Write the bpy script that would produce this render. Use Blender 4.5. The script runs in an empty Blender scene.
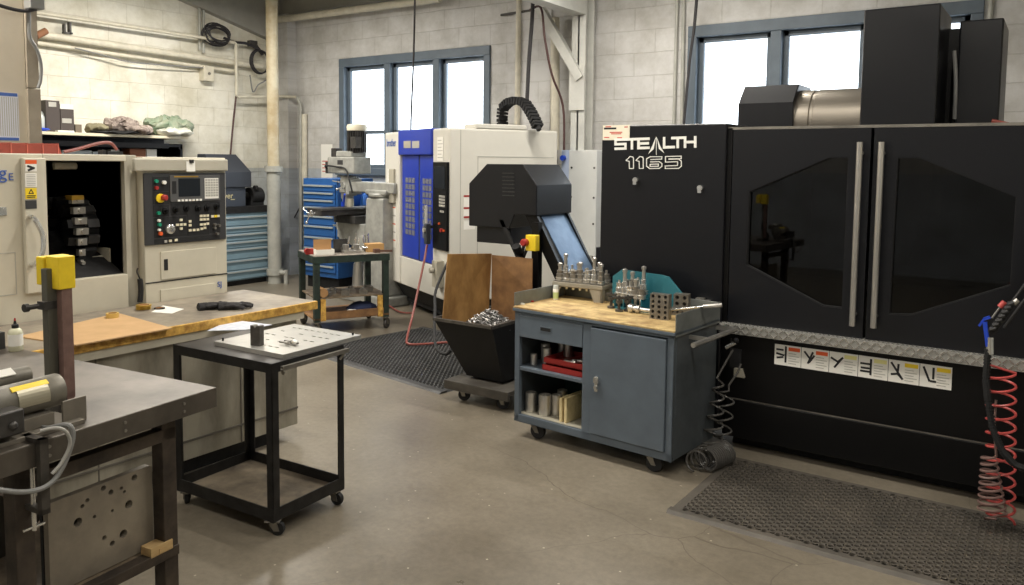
import bpy, bmesh, math, random
from math import sin, cos, radians as R_, pi
from mathutils import Vector, Matrix
from mathutils.geometry import tessellate_polygon
random.seed(7)
S = bpy.context.scene
COL = S.collection

# ---------------------------------------------------------------- camera
FPX, PPY, PPX, CAMH = 796.8, 223.15, 512.0, 1.75
YAW, PITCH, ROLL = .60406, .07556, .01034
_fw = Vector((-sin(YAW)*cos(PITCH), cos(YAW)*cos(PITCH), -sin(PITCH)))
_r0 = Vector((cos(YAW), sin(YAW), 0)); _u0 = _r0.cross(_fw)
CR = cos(ROLL)*_r0 + sin(ROLL)*_u0
CU = -sin(ROLL)*_r0 + cos(ROLL)*_u0
CAM0 = Vector((0, 0, CAMH))
cd = bpy.data.cameras.new('camera'); cam = bpy.data.objects.new('camera', cd); COL.objects.link(cam)
m = Matrix((CR, CU, -_fw)).transposed().to_4x4(); m.translation = CAM0
cam.matrix_world = m
cd.sensor_width = 36; cd.lens = FPX/1024*36; cd.shift_y = -(292.5-PPY)/1024
cd.clip_start = .05; cd.clip_end = 200
S.camera = cam

class Frame:
    """a local frame standing on the floor; on() measures where a sight line meets one of its planes"""
    def __init__(s, loc=(0, 0, 0), rot=0):
        s.loc = Vector(loc); s.rot = radians(rot) if False else R_(rot)
        s.M = Matrix.Translation(s.loc) @ Matrix.Rotation(s.rot, 4, 'Z'); s.I = s.M.inverted()
    def on(s, px, py, x=None, y=None, z=None):
        d = (px-PPX)/FPX*CR - (py-PPY)/FPX*CU + _fw
        o = s.I @ CAM0; d = s.I.to_3x3() @ d
        if x is not None: t = (x-o.x)/d.x
        elif y is not None: t = (y-o.y)/d.y
        else: t = (z-o.z)/d.z
        return o + d*t
W = Frame()
def at(px, py, x=None, y=None, z=None): return W.on(px, py, x, y, z)

# ---------------------------------------------------------------- materials
def hexc(c):
    return tuple(((v/255)/12.92 if v/255 <= .04045 else ((v/255+.055)/1.055)**2.4) for v in c)
MATS = {}
def mat(name, rgb, rough=.5, metal=0.0, var=.0, scale=6.0, rgb2=None, bump=0.0, bscale=60.0, emit=0, coat=0, stretch=None, spec=.5):
    if name in MATS: return MATS[name]
    mt = bpy.data.materials.new(name); mt.use_nodes = True; nt = mt.node_tree; N = nt.nodes; L = nt.links
    b = N['Principled BSDF']; c = hexc(rgb)
    b.inputs['Base Color'].default_value = (*c, 1); b.inputs['Roughness'].default_value = rough
    b.inputs['Metallic'].default_value = metal; b.inputs['Coat Weight'].default_value = coat
    b.inputs['Specular IOR Level'].default_value = spec
    if emit:
        b.inputs['Emission Color'].default_value = (*c, 1); b.inputs['Emission Strength'].default_value = emit
    if var or rgb2 or bump:
        tc = N.new('ShaderNodeTexCoord'); mp = N.new('ShaderNodeMapping'); L.new(tc.outputs['Object'], mp.inputs[0])
        if stretch: mp.inputs['Scale'].default_value = stretch
    if var or rgb2:
        nz = N.new('ShaderNodeTexNoise'); nz.inputs['Scale'].default_value = scale; nz.inputs['Detail'].default_value = 6; nz.inputs['Roughness'].default_value = .62
        L.new(mp.outputs[0], nz.inputs['Vector'])
        cr = N.new('ShaderNodeValToRGB'); L.new(nz.outputs['Fac'], cr.inputs[0])
        c2 = hexc(rgb2) if rgb2 else tuple(max(0, v*(1-var)) for v in c)
        c1 = c if rgb2 else tuple(min(1, v*(1+var)) for v in c)
        cr.color_ramp.elements[0].position = .36; cr.color_ramp.elements[1].position = .64
        cr.color_ramp.elements[0].color = (*c2, 1); cr.color_ramp.elements[1].color = (*c1, 1)
        L.new(cr.outputs[0], b.inputs['Base Color'])
        mr = N.new('ShaderNodeMapRange'); L.new(nz.outputs['Fac'], mr.inputs[0]); mr.inputs[3].default_value = min(1, rough*1.25); mr.inputs[4].default_value = rough*.8
        L.new(mr.outputs[0], b.inputs['Roughness'])
    if bump:
        n2 = N.new('ShaderNodeTexNoise'); n2.inputs['Scale'].default_value = bscale; n2.inputs['Detail'].default_value = 4
        L.new(mp.outputs[0], n2.inputs['Vector'])
        bp = N.new('ShaderNodeBump'); bp.inputs['Strength'].default_value = bump; bp.inputs['Distance'].default_value = .004
        L.new(n2.outputs['Fac'], bp.inputs['Height']); L.new(bp.outputs[0], b.inputs['Normal'])
    MATS[name] = mt; return mt

BLK = mat('black_powder_coat', (19, 20, 24), .31, var=.07, scale=3, bump=.03, bscale=300, spec=.42)  # slight blue in the base colour paints in the coat's reflected sheen
DRUM = mat('drum_steel', (150, 143, 132), .38, .85, var=.1, scale=6, stretch=(.1, 1, 1))
BLK2 = mat('black_enamel', (9, 9, 10), .38, var=.15, scale=8, spec=.3)
BLKM = mat('matte_black', (20, 20, 21), .75, var=.2, scale=20)
CHARC = mat('charcoal_panel', (52, 52, 53), .5, var=.08, scale=9)
STEEL = mat('brushed_steel', (205, 202, 196), .3, .85, var=.12, scale=14, stretch=(1, 1, .15))
CHROME = mat('chrome', (225, 225, 222), .2, .85)
DSTEEL = mat('ground_dark_steel', (140, 136, 128), .4, .7, var=.3, scale=5)
IRON = mat('worn_iron', (84, 80, 75), .5, .55, var=.32, scale=9, bump=.15)
RUSTY = mat('brown_steel', (84, 74, 64), .6, .4, rgb2=(50, 44, 39), scale=7, bump=.2)
BENCHTOP = mat('oily_bench_steel', (106, 99, 90), .42, .4, rgb2=(74, 69, 63), scale=3.2, bump=.06)
PLATE = mat('scratched_plate_steel', (150, 141, 126), .46, .2, rgb2=(112, 104, 94), scale=5, bump=.08)
TREAD = mat('tread_aluminium', (205, 204, 200), .26, .9)
LCREAM = mat('lathe_cream_enamel', (196, 190, 172), .45, var=.07, scale=2.5)
LGREY = mat('lathe_grey_enamel', (168, 163, 148), .45, var=.09, scale=3)
WHT = mat('machine_white_enamel', (210, 207, 197), .42, var=.04, scale=2)
BLUE = mat('deep_blue_enamel', (28, 56, 168), .35, var=.05, scale=2)
BLUED = mat('blue_mesh_grille', (104, 106, 120), .6)
CARTG = mat('blue_grey_enamel', (88, 98, 108), .42, var=.1, scale=4, bump=.04)
CARTGL = mat('worn_grey_steel_side', (120, 124, 122), .4, .3, var=.16, scale=6)
GREENI = mat('dark_green_interior', (36, 66, 60), .6, var=.15)
WOODTOP = mat('worn_plywood_top', (214, 188, 132), .5, rgb2=(150, 120, 78), scale=9, bump=.1)
PLY = mat('oily_plywood', (190, 148, 92), .5, rgb2=(138, 100, 56), scale=5, stretch=(1, 1, .5))
PLY2 = mat('stained_plywood', (150, 112, 72), .55, rgb2=(104, 74, 48), scale=5)
PINE = mat('pine_block', (206, 178, 128), .6, rgb2=(170, 138, 92), scale=20, stretch=(1, .2, 1))
EDGEW = mat('yellow_wood_edge', (222, 178, 88), .55, rgb2=(160, 116, 50), scale=22)
CARDB = mat('brown_hardboard', (196, 160, 116), .6, var=.05, scale=9)
CARDX = mat('cardboard', (168, 128, 84), .7, var=.08)
GREYTOP = mat('worn_counter_laminate', (150, 140, 124), .5, rgb2=(104, 97, 88), scale=4)
TBLUE = mat('toolbox_light_blue', (122, 148, 162), .4, var=.06)
TBLUE2 = mat('toolbox_deep_blue', (46, 94, 156), .4, var=.06)
HANDL = mat('handle_pale_strip', (196, 204, 204), .3, .4)
GREENS = mat('dark_green_steel', (46, 62, 54), .5, .1, rgb2=(30, 38, 35), scale=12, bump=.12)
CARTB = mat('worn_black_steel', (42, 41, 41), .45, .3, rgb2=(24, 24, 24), scale=14, bump=.1)
RUB = mat('black_rubber', (26, 26, 27), .65)
MATR = mat('rubber_mat', (94, 88, 80), .6, rgb2=(74, 70, 64), scale=3)
MATD = mat('dark_rubber_mat', (58, 58, 58), .55, var=.2)
YEL = mat('yellow_plastic', (236, 204, 40), .5)
YELP = mat('safety_yellow_paint', (240, 208, 44), .45, var=.06, scale=20)
RED = mat('red_plastic', (158, 44, 40), .45)
REDC = mat('dull_red_metal', (138, 58, 44), .5, var=.12, scale=20)
REDH = mat('red_hose', (128, 66, 58), .45)
CORAL = mat('coral_red_coil', (186, 78, 74), .35)
PAPER = mat('white_paper', (232, 230, 222), .8)
TAN = mat('tan_masking_tape', (200, 168, 92), .55)
GOLD = mat('brass_tape', (186, 150, 60), .3, .5)
TEALP = mat('teal_enamel', (44, 108, 120), .4, var=.1, scale=8)
RACKG = mat('stone_grey_rack', (140, 134, 120), .55, var=.1, scale=10)
TEXT_W = mat('white_lettering', (232, 232, 226), .5)
TEXT_B = mat('blue_lettering', (64, 96, 168), .5)
TEXT_K = mat('black_lettering', (28, 28, 30), .6)
ORANGE = mat('orange_label', (224, 92, 40), .5)
TEXT_R = mat('red_lettering', (196, 70, 60), .6)
LGREYT = mat('pale_grey_print', (170, 168, 160), .7)
GREENB = mat('green_button', (30, 140, 110), .4)
KEY = mat('ivory_key', (222, 214, 186), .5)
PIPEW = mat('cream_painted_pipe', (206, 200, 182), .5, var=.1, scale=8)
PIPEG = mat('grey_painted_pipe', (168, 168, 160), .5, var=.1, scale=8)
FRAMEB = mat('window_frame_slate', (88, 100, 111), .5, var=.08, scale=5)
CABLE = mat('dark_cable', (44, 42, 44), .6)
GCABLE = mat('grey_cable', (128, 128, 126), .5)
MILLG = mat('mill_grey_enamel', (158, 158, 152), .42, .15, var=.2, scale=7)
MILLD = mat('mill_dark_iron', (72, 70, 68), .45, .5, var=.3, scale=12)
CONC = mat('off_white_cabinet', (206, 208, 206), .5, var=.05, scale=3)
BLUESHEET = mat('blue_film_steel', (116, 140, 168), .45, .3, rgb2=(84, 108, 138), scale=4)
NAVY = mat('navy_cloth', (34, 44, 74), .9)
RAG = mat('patterned_rag', (170, 158, 148), .9, rgb2=(110, 96, 90), scale=30)
GREENBAG = mat('green_plastic_bag', (112, 134, 112), .45, rgb2=(150, 156, 134), scale=9)
BIN = mat('clear_plastic', (190, 196, 192), .25)
DPLASTIC = mat('charcoal_plastic', (54, 58, 66), .45)
BAGW = mat('film_wrap', (204, 204, 192), .25, var=.1, scale=16)
BLUEP = mat('bright_blue_plastic', (34, 70, 190), .4)
LIQ = mat('clear_bottle', (206, 204, 176), .25)
GREENL = mat('pale_green_label', (190, 204, 140), .5)

def glass(name, tint, refl=.08, rough=.02):
    mt = bpy.data.materials.new(name); mt.use_nodes = True; nt = mt.node_tree; N = nt.nodes; L = nt.links; N.clear()
    o = N.new('ShaderNodeOutputMaterial'); t = N.new('ShaderNodeBsdfTransparent'); t.inputs[0].default_value = (*tint, 1)
    g = N.new('ShaderNodeBsdfGlossy'); g.inputs['Roughness'].default_value = rough
    lw = N.new('ShaderNodeLayerWeight'); pw = N.new('ShaderNodeMath'); pw.operation = 'POWER'; L.new(lw.outputs['Facing'], pw.inputs[0]); pw.inputs[1].default_value = 4
    f = N.new('ShaderNodeMath'); f.operation = 'MULTIPLY_ADD'; L.new(pw.outputs[0], f.inputs[0]); f.inputs[1].default_value = .8; f.inputs[2].default_value = .045
    mx = N.new('ShaderNodeMixShader'); L.new(f.outputs[0], mx.inputs[0]); L.new(t.outputs[0], mx.inputs[1]); L.new(g.outputs[0], mx.inputs[2])
    L.new(mx.outputs[0], o.inputs[0]); return mt
GLASS = glass('window_glass', (.96, .98, 1))
DGLASS = glass('smoked_polycarbonate', (.30, .29, .27))

# ---------------------------------------------------------------- mesh builder
class MB:
    def __init__(s): s.v = []; s.f = []; s.sm = []
    def add(s, vs, fs, smooth=False):
        n = len(s.v); s.v += [tuple(v) for v in vs]
        for f in fs: s.f.append([n+i for i in f]); s.sm.append(smooth)
        return s
    def box(s, x0, x1, y0, y1, z0, z1):
        if x0 > x1: x0, x1 = x1, x0
        if y0 > y1: y0, y1 = y1, y0
        if z0 > z1: z0, z1 = z1, z0
        vs = [(x0,y0,z0),(x1,y0,z0),(x1,y1,z0),(x0,y1,z0),(x0,y0,z1),(x1,y0,z1),(x1,y1,z1),(x0,y1,z1)]
        return s.add(vs, [(0,3,2,1),(4,5,6,7),(0,1,5,4),(1,2,6,5),(2,3,7,6),(3,0,4,7)])
    def hexa(s, bot, top):
        """eight corners: four below, four above, both counter-clockwise"""
        return s.add(list(bot)+list(top), [(0,3,2,1),(4,5,6,7),(0,1,5,4),(1,2,6,5),(2,3,7,6),(3,0,4,7)])
    def obox(s, c, sx, sy, sz, rz=0, rx=0, ry=0):
        M_ = Matrix.Translation(c) @ Matrix.Rotation(rz,4,'Z') @ Matrix.Rotation(ry,4,'Y') @ Matrix.Rotation(rx,4,'X')
        vs = [M_ @ Vector((a*sx/2, b*sy/2, c2*sz/2)) for a,b,c2 in [(-1,-1,-1),(1,-1,-1),(1,1,-1),(-1,1,-1),(-1,-1,1),(1,-1,1),(1,1,1),(-1,1,1)]]
        return s.add(vs, [(0,3,2,1),(4,5,6,7),(0,1,5,4),(1,2,6,5),(2,3,7,6),(3,0,4,7)])
    def bar(s, p, q, w, h=None, up=(0,0,1)):
        h = h or w; p = Vector(p); q = Vector(q); d = (q-p).normalized(); u = Vector(up)
        if abs(d.dot(u)) > .98: u = Vector((0,1,0))
        a = d.cross(u).normalized()*w/2; b = a.cross(d).normalized()*h/2
        vs = [p-a-b, p+a-b, p+a+b, p-a+b, q-a-b, q+a-b, q+a+b, q-a+b]
        return s.add(vs, [(0,1,2,3),(7,6,5,4),(0,4,5,1),(1,5,6,2),(2,6,7,3),(3,7,4,0)])
    def cyl(s, p, q, r, r2=None, n=16, caps=True):
        r2 = r if r2 is None else r2; p = Vector(p); q = Vector(q); d = (q-p).normalized()
        u = Vector((0,0,1)) if abs(d.z) < .9 else Vector((1,0,0)); a = d.cross(u).normalized(); b = d.cross(a)
        vs = []
        for c, rr in ((p, r), (q, r2)):
            for i in range(n): t = 2*pi*i/n; vs.append(c + (a*cos(t)+b*sin(t))*rr)
        s.add(vs, [(i, i+n, (i+1)%n+n, (i+1)%n) for i in range(n)], True)
        if caps: s.add(vs, [tuple(range(n)), tuple(range(2*n-1, n-1, -1))])
        return s
    def lathe(s, prof, o=(0,0,0), n=16, axis='z'):
        vs = []; o = Vector(o)
        for r, z in prof:
            for i in range(n):
                t = 2*pi*i/n; v = Vector((r*cos(t), r*sin(t), z))
                if axis == 'x': v = Vector((v.z, v.x, v.y))
                if axis == 'y': v = Vector((v.y, v.z, v.x))
                vs.append(o+v)
        fs = []
        for k in range(len(prof)-1):
            for i in range(n): fs.append((k*n+i, k*n+(i+1)%n, (k+1)*n+(i+1)%n, (k+1)*n+i))
        s.add(vs, fs, True)
        return s.add(vs, [tuple(range(n-1, -1, -1)), tuple(range((len(prof)-1)*n, len(prof)*n))])
    def tube(s, pts, r, n=8, closed=False, sub=0):
        pts = [Vector(p) for p in pts]
        if sub:
            out = []; m_ = len(pts)
            for i in range(m_-1):
                p0 = pts[max(i-1,0)]; p1 = pts[i]; p2 = pts[i+1]; p3 = pts[min(i+2,m_-1)]
                for k in range(sub):
                    t = k/sub
                    out.append(.5*((2*p1)+(p2-p0)*t+(2*p0-5*p1+4*p2-p3)*t*t+(3*p1-p0-3*p2+p3)*t**3))
            out.append(pts[-1]); pts = out
        m_ = len(pts); vs = []; prev = None
        for i, p in enumerate(pts):
            d = (pts[(i+1)%m_]-pts[i-1]) if closed else (pts[min(i+1,m_-1)]-pts[max(i-1,0)])
            d = d.normalized()
            if prev is None:
                u = Vector((0,0,1)) if abs(d.z) < .9 else Vector((1,0,0)); a = d.cross(u).normalized()
            else: a = (prev-d*prev.dot(d)).normalized()
            prev = a; b = d.cross(a)
            for k in range(n): t = 2*pi*k/n; vs.append(p+(a*cos(t)+b*sin(t))*r)
        fs = []
        for i in range(m_ if closed else m_-1):
            j = (i+1)%m_
            for k in range(n): fs.append((i*n+k, j*n+k, j*n+(k+1)%n, i*n+(k+1)%n))
        s.add(vs, fs, True)
        if not closed: s.add(vs, [tuple(range(n)), tuple(range(m_*n-1, (m_-1)*n-1, -1))])
        return s
    def prism(s, poly, a, b, axis='y'):
        """poly in the two other axes (x,z for y; y,z for x; x,y for z), extruded a..b"""
        def P3(u, v, w):
            return (u, w, v) if axis == 'y' else ((w, u, v) if axis == 'x' else (u, v, w))
        n = len(poly); vs = [P3(u, v, a) for u, v in poly]+[P3(u, v, b) for u, v in poly]
        tri = tessellate_polygon([[Vector((u, v, 0)) for u, v in poly]])
        fs = [tuple(t) for t in tri]+[tuple(i+n for i in reversed(t)) for t in tri]
        fs += [(i, i+n, (i+1)%n+n, (i+1)%n) for i in range(n)]
        return s.add(vs, fs)
    def holed(s, outer, holes, a, b, axis='y'):
        def P3(u, v, w):
            return (u, w, v) if axis == 'y' else ((w, u, v) if axis == 'x' else (u, v, w))
        loops = [outer]+list(holes); flat = [p for l in loops for p in l]; n = len(flat)
        tri = tessellate_polygon([[Vector((u, v, 0)) for u, v in l] for l in loops])
        vs = [P3(u, v, a) for u, v in flat]+[P3(u, v, b) for u, v in flat]
        fs = [tuple(t) for t in tri]+[tuple(i+n for i in reversed(t)) for t in tri]
        k = 0
        for l in loops:
            m_ = len(l)
            for i in range(m_): fs.append((k+i, k+i+n, k+(i+1)%m_+n, k+(i+1)%m_))
            k += m_
        return s.add(vs, fs)
    def ball(s, c, r, sx=1, sy=1, sz=1, n=12):
        vs = []; c = Vector(c); k = n//2
        for j in range(1, k):
            ph = pi*j/k
            for i in range(n): t = 2*pi*i/n; vs.append(c+Vector((r*sx*sin(ph)*cos(t), r*sy*sin(ph)*sin(t), r*sz*cos(ph))))
        vs += [c+Vector((0,0,r*sz)), c-Vector((0,0,r*sz))]; T = len(vs)-2; fs = []
        for j in range(k-2):
            for i in range(n): fs.append((j*n+i, (j+1)*n+i, (j+1)*n+(i+1)%n, j*n+(i+1)%n))
        for i in range(n): fs.append((T, i, (i+1)%n)); fs.append((T+1, (k-2)*n+(i+1)%n, (k-2)*n+i))
        return s.add(vs, fs, True)
    def strokes(s, lines, w, plane, off, th=.002):
        """flat strokes on a plane; lines are lists of (u,v); plane 'y' -> (u,off,v), 'x' -> (off,u,v), 'z' -> (u,v,off)"""
        th0 = th; idx = 0
        for ln in lines:
            for (u0, v0), (u1, v1) in zip(ln, ln[1:]):
                idx += 1; th = th0*(1+.09*(idx % 12))
                dx, dy = u1-u0, v1-v0; l = math.hypot(dx, dy) or 1e-6; dx, dy = dx/l*w/2, dy/l*w/2
                q = [(u0-dx-dy, v0-dy+dx), (u0-dx+dy, v0-dy-dx), (u1+dx+dy, v1+dy-dx), (u1+dx-dy, v1+dy+dx)]
                s.prism(q, off, off-th if plane == 'y' else off+th, plane)
        return s
    def build(s, name, mt, parent=None, bev=0, loc=None, rz=0, smooth=None):
        me = bpy.data.meshes.new(name); me.from_pydata(s.v, [], s.f); me.materials.append(mt)
        bm = bmesh.new(); bm.from_mesh(me); bmesh.ops.remove_doubles(bm, verts=bm.verts, dist=1e-5) if bev or True else None
        bmesh.ops.recalc_face_normals(bm, faces=bm.faces); bm.to_mesh(me); bm.free()
        if any(s.sm):
            for p in me.polygons: p.use_smooth = True
            try: me.set_sharp_from_angle(angle=R_(38))
            except Exception: pass
        o = bpy.data.objects.new(name, me); COL.objects.link(o)
        if parent is not None: o.parent = parent
        if loc is not None: o.location = loc
        if rz: o.rotation_euler.z = rz
        if bev:
            md = o.modifiers.new('bevel', 'BEVEL'); md.width = bev; md.segments = 2; md.limit_method = 'ANGLE'; md.angle_limit = R_(50)
        return o

def tag(o, label=None, cat=None, group=None, kind=None):
    if label: o['label'] = label
    if cat: o['category'] = cat
    if group: o['group'] = group
    if kind: o['kind'] = kind
    return o
def thing(name, label, cat, loc=(0,0,0), rot=0, group=None):
    o = bpy.data.objects.new(name, None); COL.objects.link(o); o.location = loc; o.rotation_euler.z = R_(rot)
    o.empty_display_size = .1
    return tag(o, label, cat, group)
def copytree(o, loc=None, label=None, rz=None):
    c = o.copy(); COL.objects.link(c)
    if loc is not None: c.location = loc
    if rz is not None: c.rotation_euler.z = rz
    if label: c['label'] = label
    for ch in list(o.children):
        d = ch.copy(); COL.objects.link(d); d.parent = c
        for g in list(ch.children): e = g.copy(); COL.objects.link(e); e.parent = d
    return c
def struct(name, mb, mt, **k): return tag(mb.build(name, mt, **k), kind='structure')
def text(name, body, size, mt, parent, loc, rot, ext=.0015, align='LEFT', xs=1):
    cu = bpy.data.curves.new(name, 'FONT'); cu.body = body; cu.size = size; cu.extrude = ext; cu.align_x = align
    t = bpy.data.objects.new(name, cu); COL.objects.link(t)
    bpy.context.view_layer.update()
    me = bpy.data.meshes.new_from_object(t); bpy.data.objects.remove(t)
    me.materials.clear(); me.materials.append(mt)
    o = bpy.data.objects.new(name, me); COL.objects.link(o); o.parent = parent; o.location = loc; o.rotation_euler = rot; o.scale = (xs, 1, 1)
    return o
def rough(mb, amp, freq=9, seed=0):
    from mathutils import noise
    mb.v = [tuple(Vector(v)+noise.noise_vector(Vector(v)*freq+Vector((seed,)*3))*amp) for v in mb.v]
    return mb
# ================================================================ ROOM
XL, YB, ZC = -10.0, 8.2, 4.4
XR, YF = 3.2, -4.5
PAINT_Z = at(253, 167.8, x=XL).z

def block_wall(name, axis, up_rgb, low_rgb, dirt):
    mt = bpy.data.materials.new(name); mt.use_nodes = True; nt = mt.node_tree; N = nt.nodes; L = nt.links; b = N['Principled BSDF']
    tc = N.new('ShaderNodeTexCoord'); sp = N.new('ShaderNodeSeparateXYZ'); cb = N.new('ShaderNodeCombineXYZ')
    L.new(tc.outputs['Object'], sp.inputs[0]); L.new(sp.outputs[0 if axis == 'x' else 1], cb.inputs[0]); L.new(sp.outputs[2], cb.inputs[1])
    br = N.new('ShaderNodeTexBrick'); br.inputs['Scale'].default_value = 1; br.inputs['Mortar Size'].default_value = .006
    br.inputs['Mortar Smooth'].default_value = .6; br.inputs['Brick Width'].default_value = .5; br.inputs['Row Height'].default_value = .25
    br.inputs['Color1'].default_value = (1,1,1,1); br.inputs['Color2'].default_value = (.93,.93,.93,1); br.inputs['Mortar'].default_value = (.82,.81,.79,1)
    # slight waviness of the joints
    nz = N.new('ShaderNodeTexNoise'); nz.inputs['Scale'].default_value = 2.2; nz.inputs['Detail'].default_value = 5; L.new(cb.outputs[0], nz.inputs['Vector'])
    va = N.new('ShaderNodeVectorMath'); va.operation = 'SCALE'; va.inputs['Scale'].default_value = .035; L.new(nz.outputs['Color'], va.inputs[0])
    vb = N.new('ShaderNodeVectorMath'); L.new(cb.outputs[0], vb.inputs[0]); L.new(va.outputs[0], vb.inputs[1]); L.new(vb.outputs[0], br.inputs['Vector'])
    # two paints, the lower dado up to the line
    st = N.new('ShaderNodeMath'); st.operation = 'GREATER_THAN'; st.inputs[1].default_value = PAINT_Z; L.new(sp.outputs[2], st.inputs[0])
    m1 = N.new('ShaderNodeMix'); m1.data_type = 'RGBA'; L.new(st.outputs[0], m1.inputs[0]); m1.inputs[6].default_value = (*hexc(low_rgb), 1); m1.inputs[7].default_value = (*hexc(up_rgb), 1)
    m2 = N.new('ShaderNodeMix'); m2.data_type = 'RGBA'; m2.blend_type = 'MULTIPLY'; m2.inputs[0].default_value = .8; L.new(m1.outputs[2], m2.inputs[6]); L.new(br.outputs['Color'], m2.inputs[7])
    n3 = N.new('ShaderNodeTexNoise'); n3.inputs['Scale'].default_value = 1.6; n3.inputs['Detail'].default_value = 9; n3.inputs['Roughness'].default_value = .7; L.new(cb.outputs[0], n3.inputs['Vector'])
    cr = N.new('ShaderNodeValToRGB'); cr.color_ramp.elements[0].position = .36; cr.color_ramp.elements[1].position = .6
    cr.color_ramp.elements[0].color = (*hexc(dirt), 1); cr.color_ramp.elements[1].color = (1,1,1,1); L.new(n3.outputs['Fac'], cr.inputs[0])
    m3 = N.new('ShaderNodeMix'); m3.data_type = 'RGBA'; m3.blend_type = 'MULTIPLY'; m3.inputs[0].default_value = .6; L.new(m2.outputs[2], m3.inputs[6]); L.new(cr.outputs[0], m3.inputs[7])
    L.new(m3.outputs[2], b.inputs['Base Color']); b.inputs['Roughness'].default_value = .6
    iv = N.new('ShaderNodeMath'); iv.operation = 'MULTIPLY_ADD'; L.new(br.outputs['Fac'], iv.inputs[0]); iv.inputs[1].default_value = -1; L.new(n3.outputs['Fac'], iv.inputs[2])
    bp = N.new('ShaderNodeBump'); bp.inputs['Strength'].default_value = .5; bp.inputs['Distance'].default_value = .010
    L.new(iv.outputs[0], bp.inputs['Height']); L.new(bp.outputs[0], b.inputs['Normal'])
    return mt
WALL_L = block_wall('painted_block_left', 'y', (232, 229, 216), (190, 194, 194), (196, 190, 170))
WALL_B = block_wall('painted_block_back', 'x', (208, 207, 205), (182, 188, 196), (186, 182, 172))  # set cooler than the left wall: daylight bounce is painted into the colour

def floor_mat():
    mt = bpy.data.materials.new('sealed_concrete'); mt.use_nodes = True; nt = mt.node_tree; N = nt.nodes; L = nt.links; b = N['Principled BSDF']
    tc = N.new('ShaderNodeTexCoord')
    n1 = N.new('ShaderNodeTexNoise'); n1.inputs['Scale'].default_value = .55; n1.inputs['Detail'].default_value = 8; n1.inputs['Roughness'].default_value = .6
    n2 = N.new('ShaderNodeTexNoise'); n2.inputs['Scale'].default_value = 26; n2.inputs['Detail'].default_value = 8; n2.inputs['Roughness'].default_value = .75
    for n in (n1, n2): L.new(tc.outputs['Object'], n.inputs['Vector'])
    r1 = N.new('ShaderNodeValToRGB'); e = r1.color_ramp.elements; e[0].position = .32; e[0].color = (*hexc((100, 92, 79)), 1); e[1].position = .68; e[1].color = (*hexc((150, 141, 125)), 1)
    L.new(n1.outputs['Fac'], r1.inputs[0])
    r2 = N.new('ShaderNodeValToRGB'); e = r2.color_ramp.elements; e[0].position = .3; e[0].color = (.72,.72,.72,1); e[1].position = .62; e[1].color = (1,1,1,1)
    L.new(n2.outputs['Fac'], r2.inputs[0])
    mx = N.new('ShaderNodeMix'); mx.data_type = 'RGBA'; mx.blend_type = 'MULTIPLY'; mx.inputs[0].default_value = 1; L.new(r1.outputs[0], mx.inputs[6]); L.new(r2.outputs[0], mx.inputs[7])
    # cracks: the borders of very large distorted cells, and sparse pale chips
    nd = N.new('ShaderNodeTexNoise'); nd.inputs['Scale'].default_value = 1.3; nd.inputs['Detail'].default_value = 6; L.new(tc.outputs['Object'], nd.inputs['Vector'])
    ad = N.new('ShaderNodeVectorMath'); ad.operation = 'MULTIPLY_ADD'; L.new(nd.outputs['Color'], ad.inputs[0]); ad.inputs[1].default_value = (.35,.35,0); L.new(tc.outputs['Object'], ad.inputs[2])
    vo = N.new('ShaderNodeTexVoronoi'); vo.feature = 'DISTANCE_TO_EDGE'; vo.inputs['Scale'].default_value = .42; L.new(ad.outputs[0], vo.inputs['Vector'])
    ck = N.new('ShaderNodeMath'); ck.operation = 'LESS_THAN'; ck.inputs[1].default_value = .0008; L.new(vo.outputs['Distance'], ck.inputs[0])
    m2 = N.new('ShaderNodeMix'); m2.data_type = 'RGBA'; L.new(ck.outputs[0], m2.inputs[0]); L.new(mx.outputs[2], m2.inputs[6]); m2.inputs[7].default_value = (*hexc((100, 92, 80)), 1)
    v2 = N.new('ShaderNodeTexVoronoi'); v2.inputs['Scale'].default_value = 9; L.new(tc.outputs['Object'], v2.inputs['Vector'])
    c2 = N.new('ShaderNodeMath'); c2.operation = 'LESS_THAN'; c2.inputs[1].default_value = .05; L.new(v2.outputs['Distance'], c2.inputs[0])
    m3 = N.new('ShaderNodeMix'); m3.data_type = 'RGBA'; L.new(c2.outputs[0], m3.inputs[0]); L.new(m2.outputs[2], m3.inputs[6]); m3.inputs[7].default_value = (*hexc((176, 168, 150)), 1)
    L.new(m3.outputs[2], b.inputs['Base Color'])
    rr = N.new('ShaderNodeMapRange'); L.new(n1.outputs['Fac'], rr.inputs[0]); rr.inputs[1].default_value = .3; rr.inputs[2].default_value = .7; rr.inputs[3].default_value = .26; rr.inputs[4].default_value = .42
    L.new(rr.outputs[0], b.inputs['Roughness'])
    bp = N.new('ShaderNodeBump'); bp.inputs['Strength'].default_value = .12; bp.inputs['Distance'].default_value = .004; L.new(n2.outputs['Fac'], bp.inputs['Height']); L.new(bp.outputs[0], b.inputs['Normal'])
    return mt
struct('floor', MB().box(XL-.3, XR+.3, YF-.3, YB+.3, -.15, 0), floor_mat())
CEIL = mat('ceiling_deck', (150, 148, 140), .7, var=.08)
struct('ceiling', MB().box(XL-.3, XR+.3, YF-.3, YB+.3, ZC, ZC+.15), CEIL)
struct('wall_left', MB().box(XL-.25, XL, YF-.25, YB+.25, 0, ZC), WALL_L)
struct('wall_right', MB().box(XR, XR+.25, YF-.25, YB+.25, 0, ZC), WALL_L)
struct('wall_front', MB().box(XL, XR, YF-.25, YF, 0, ZC), WALL_B)

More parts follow.
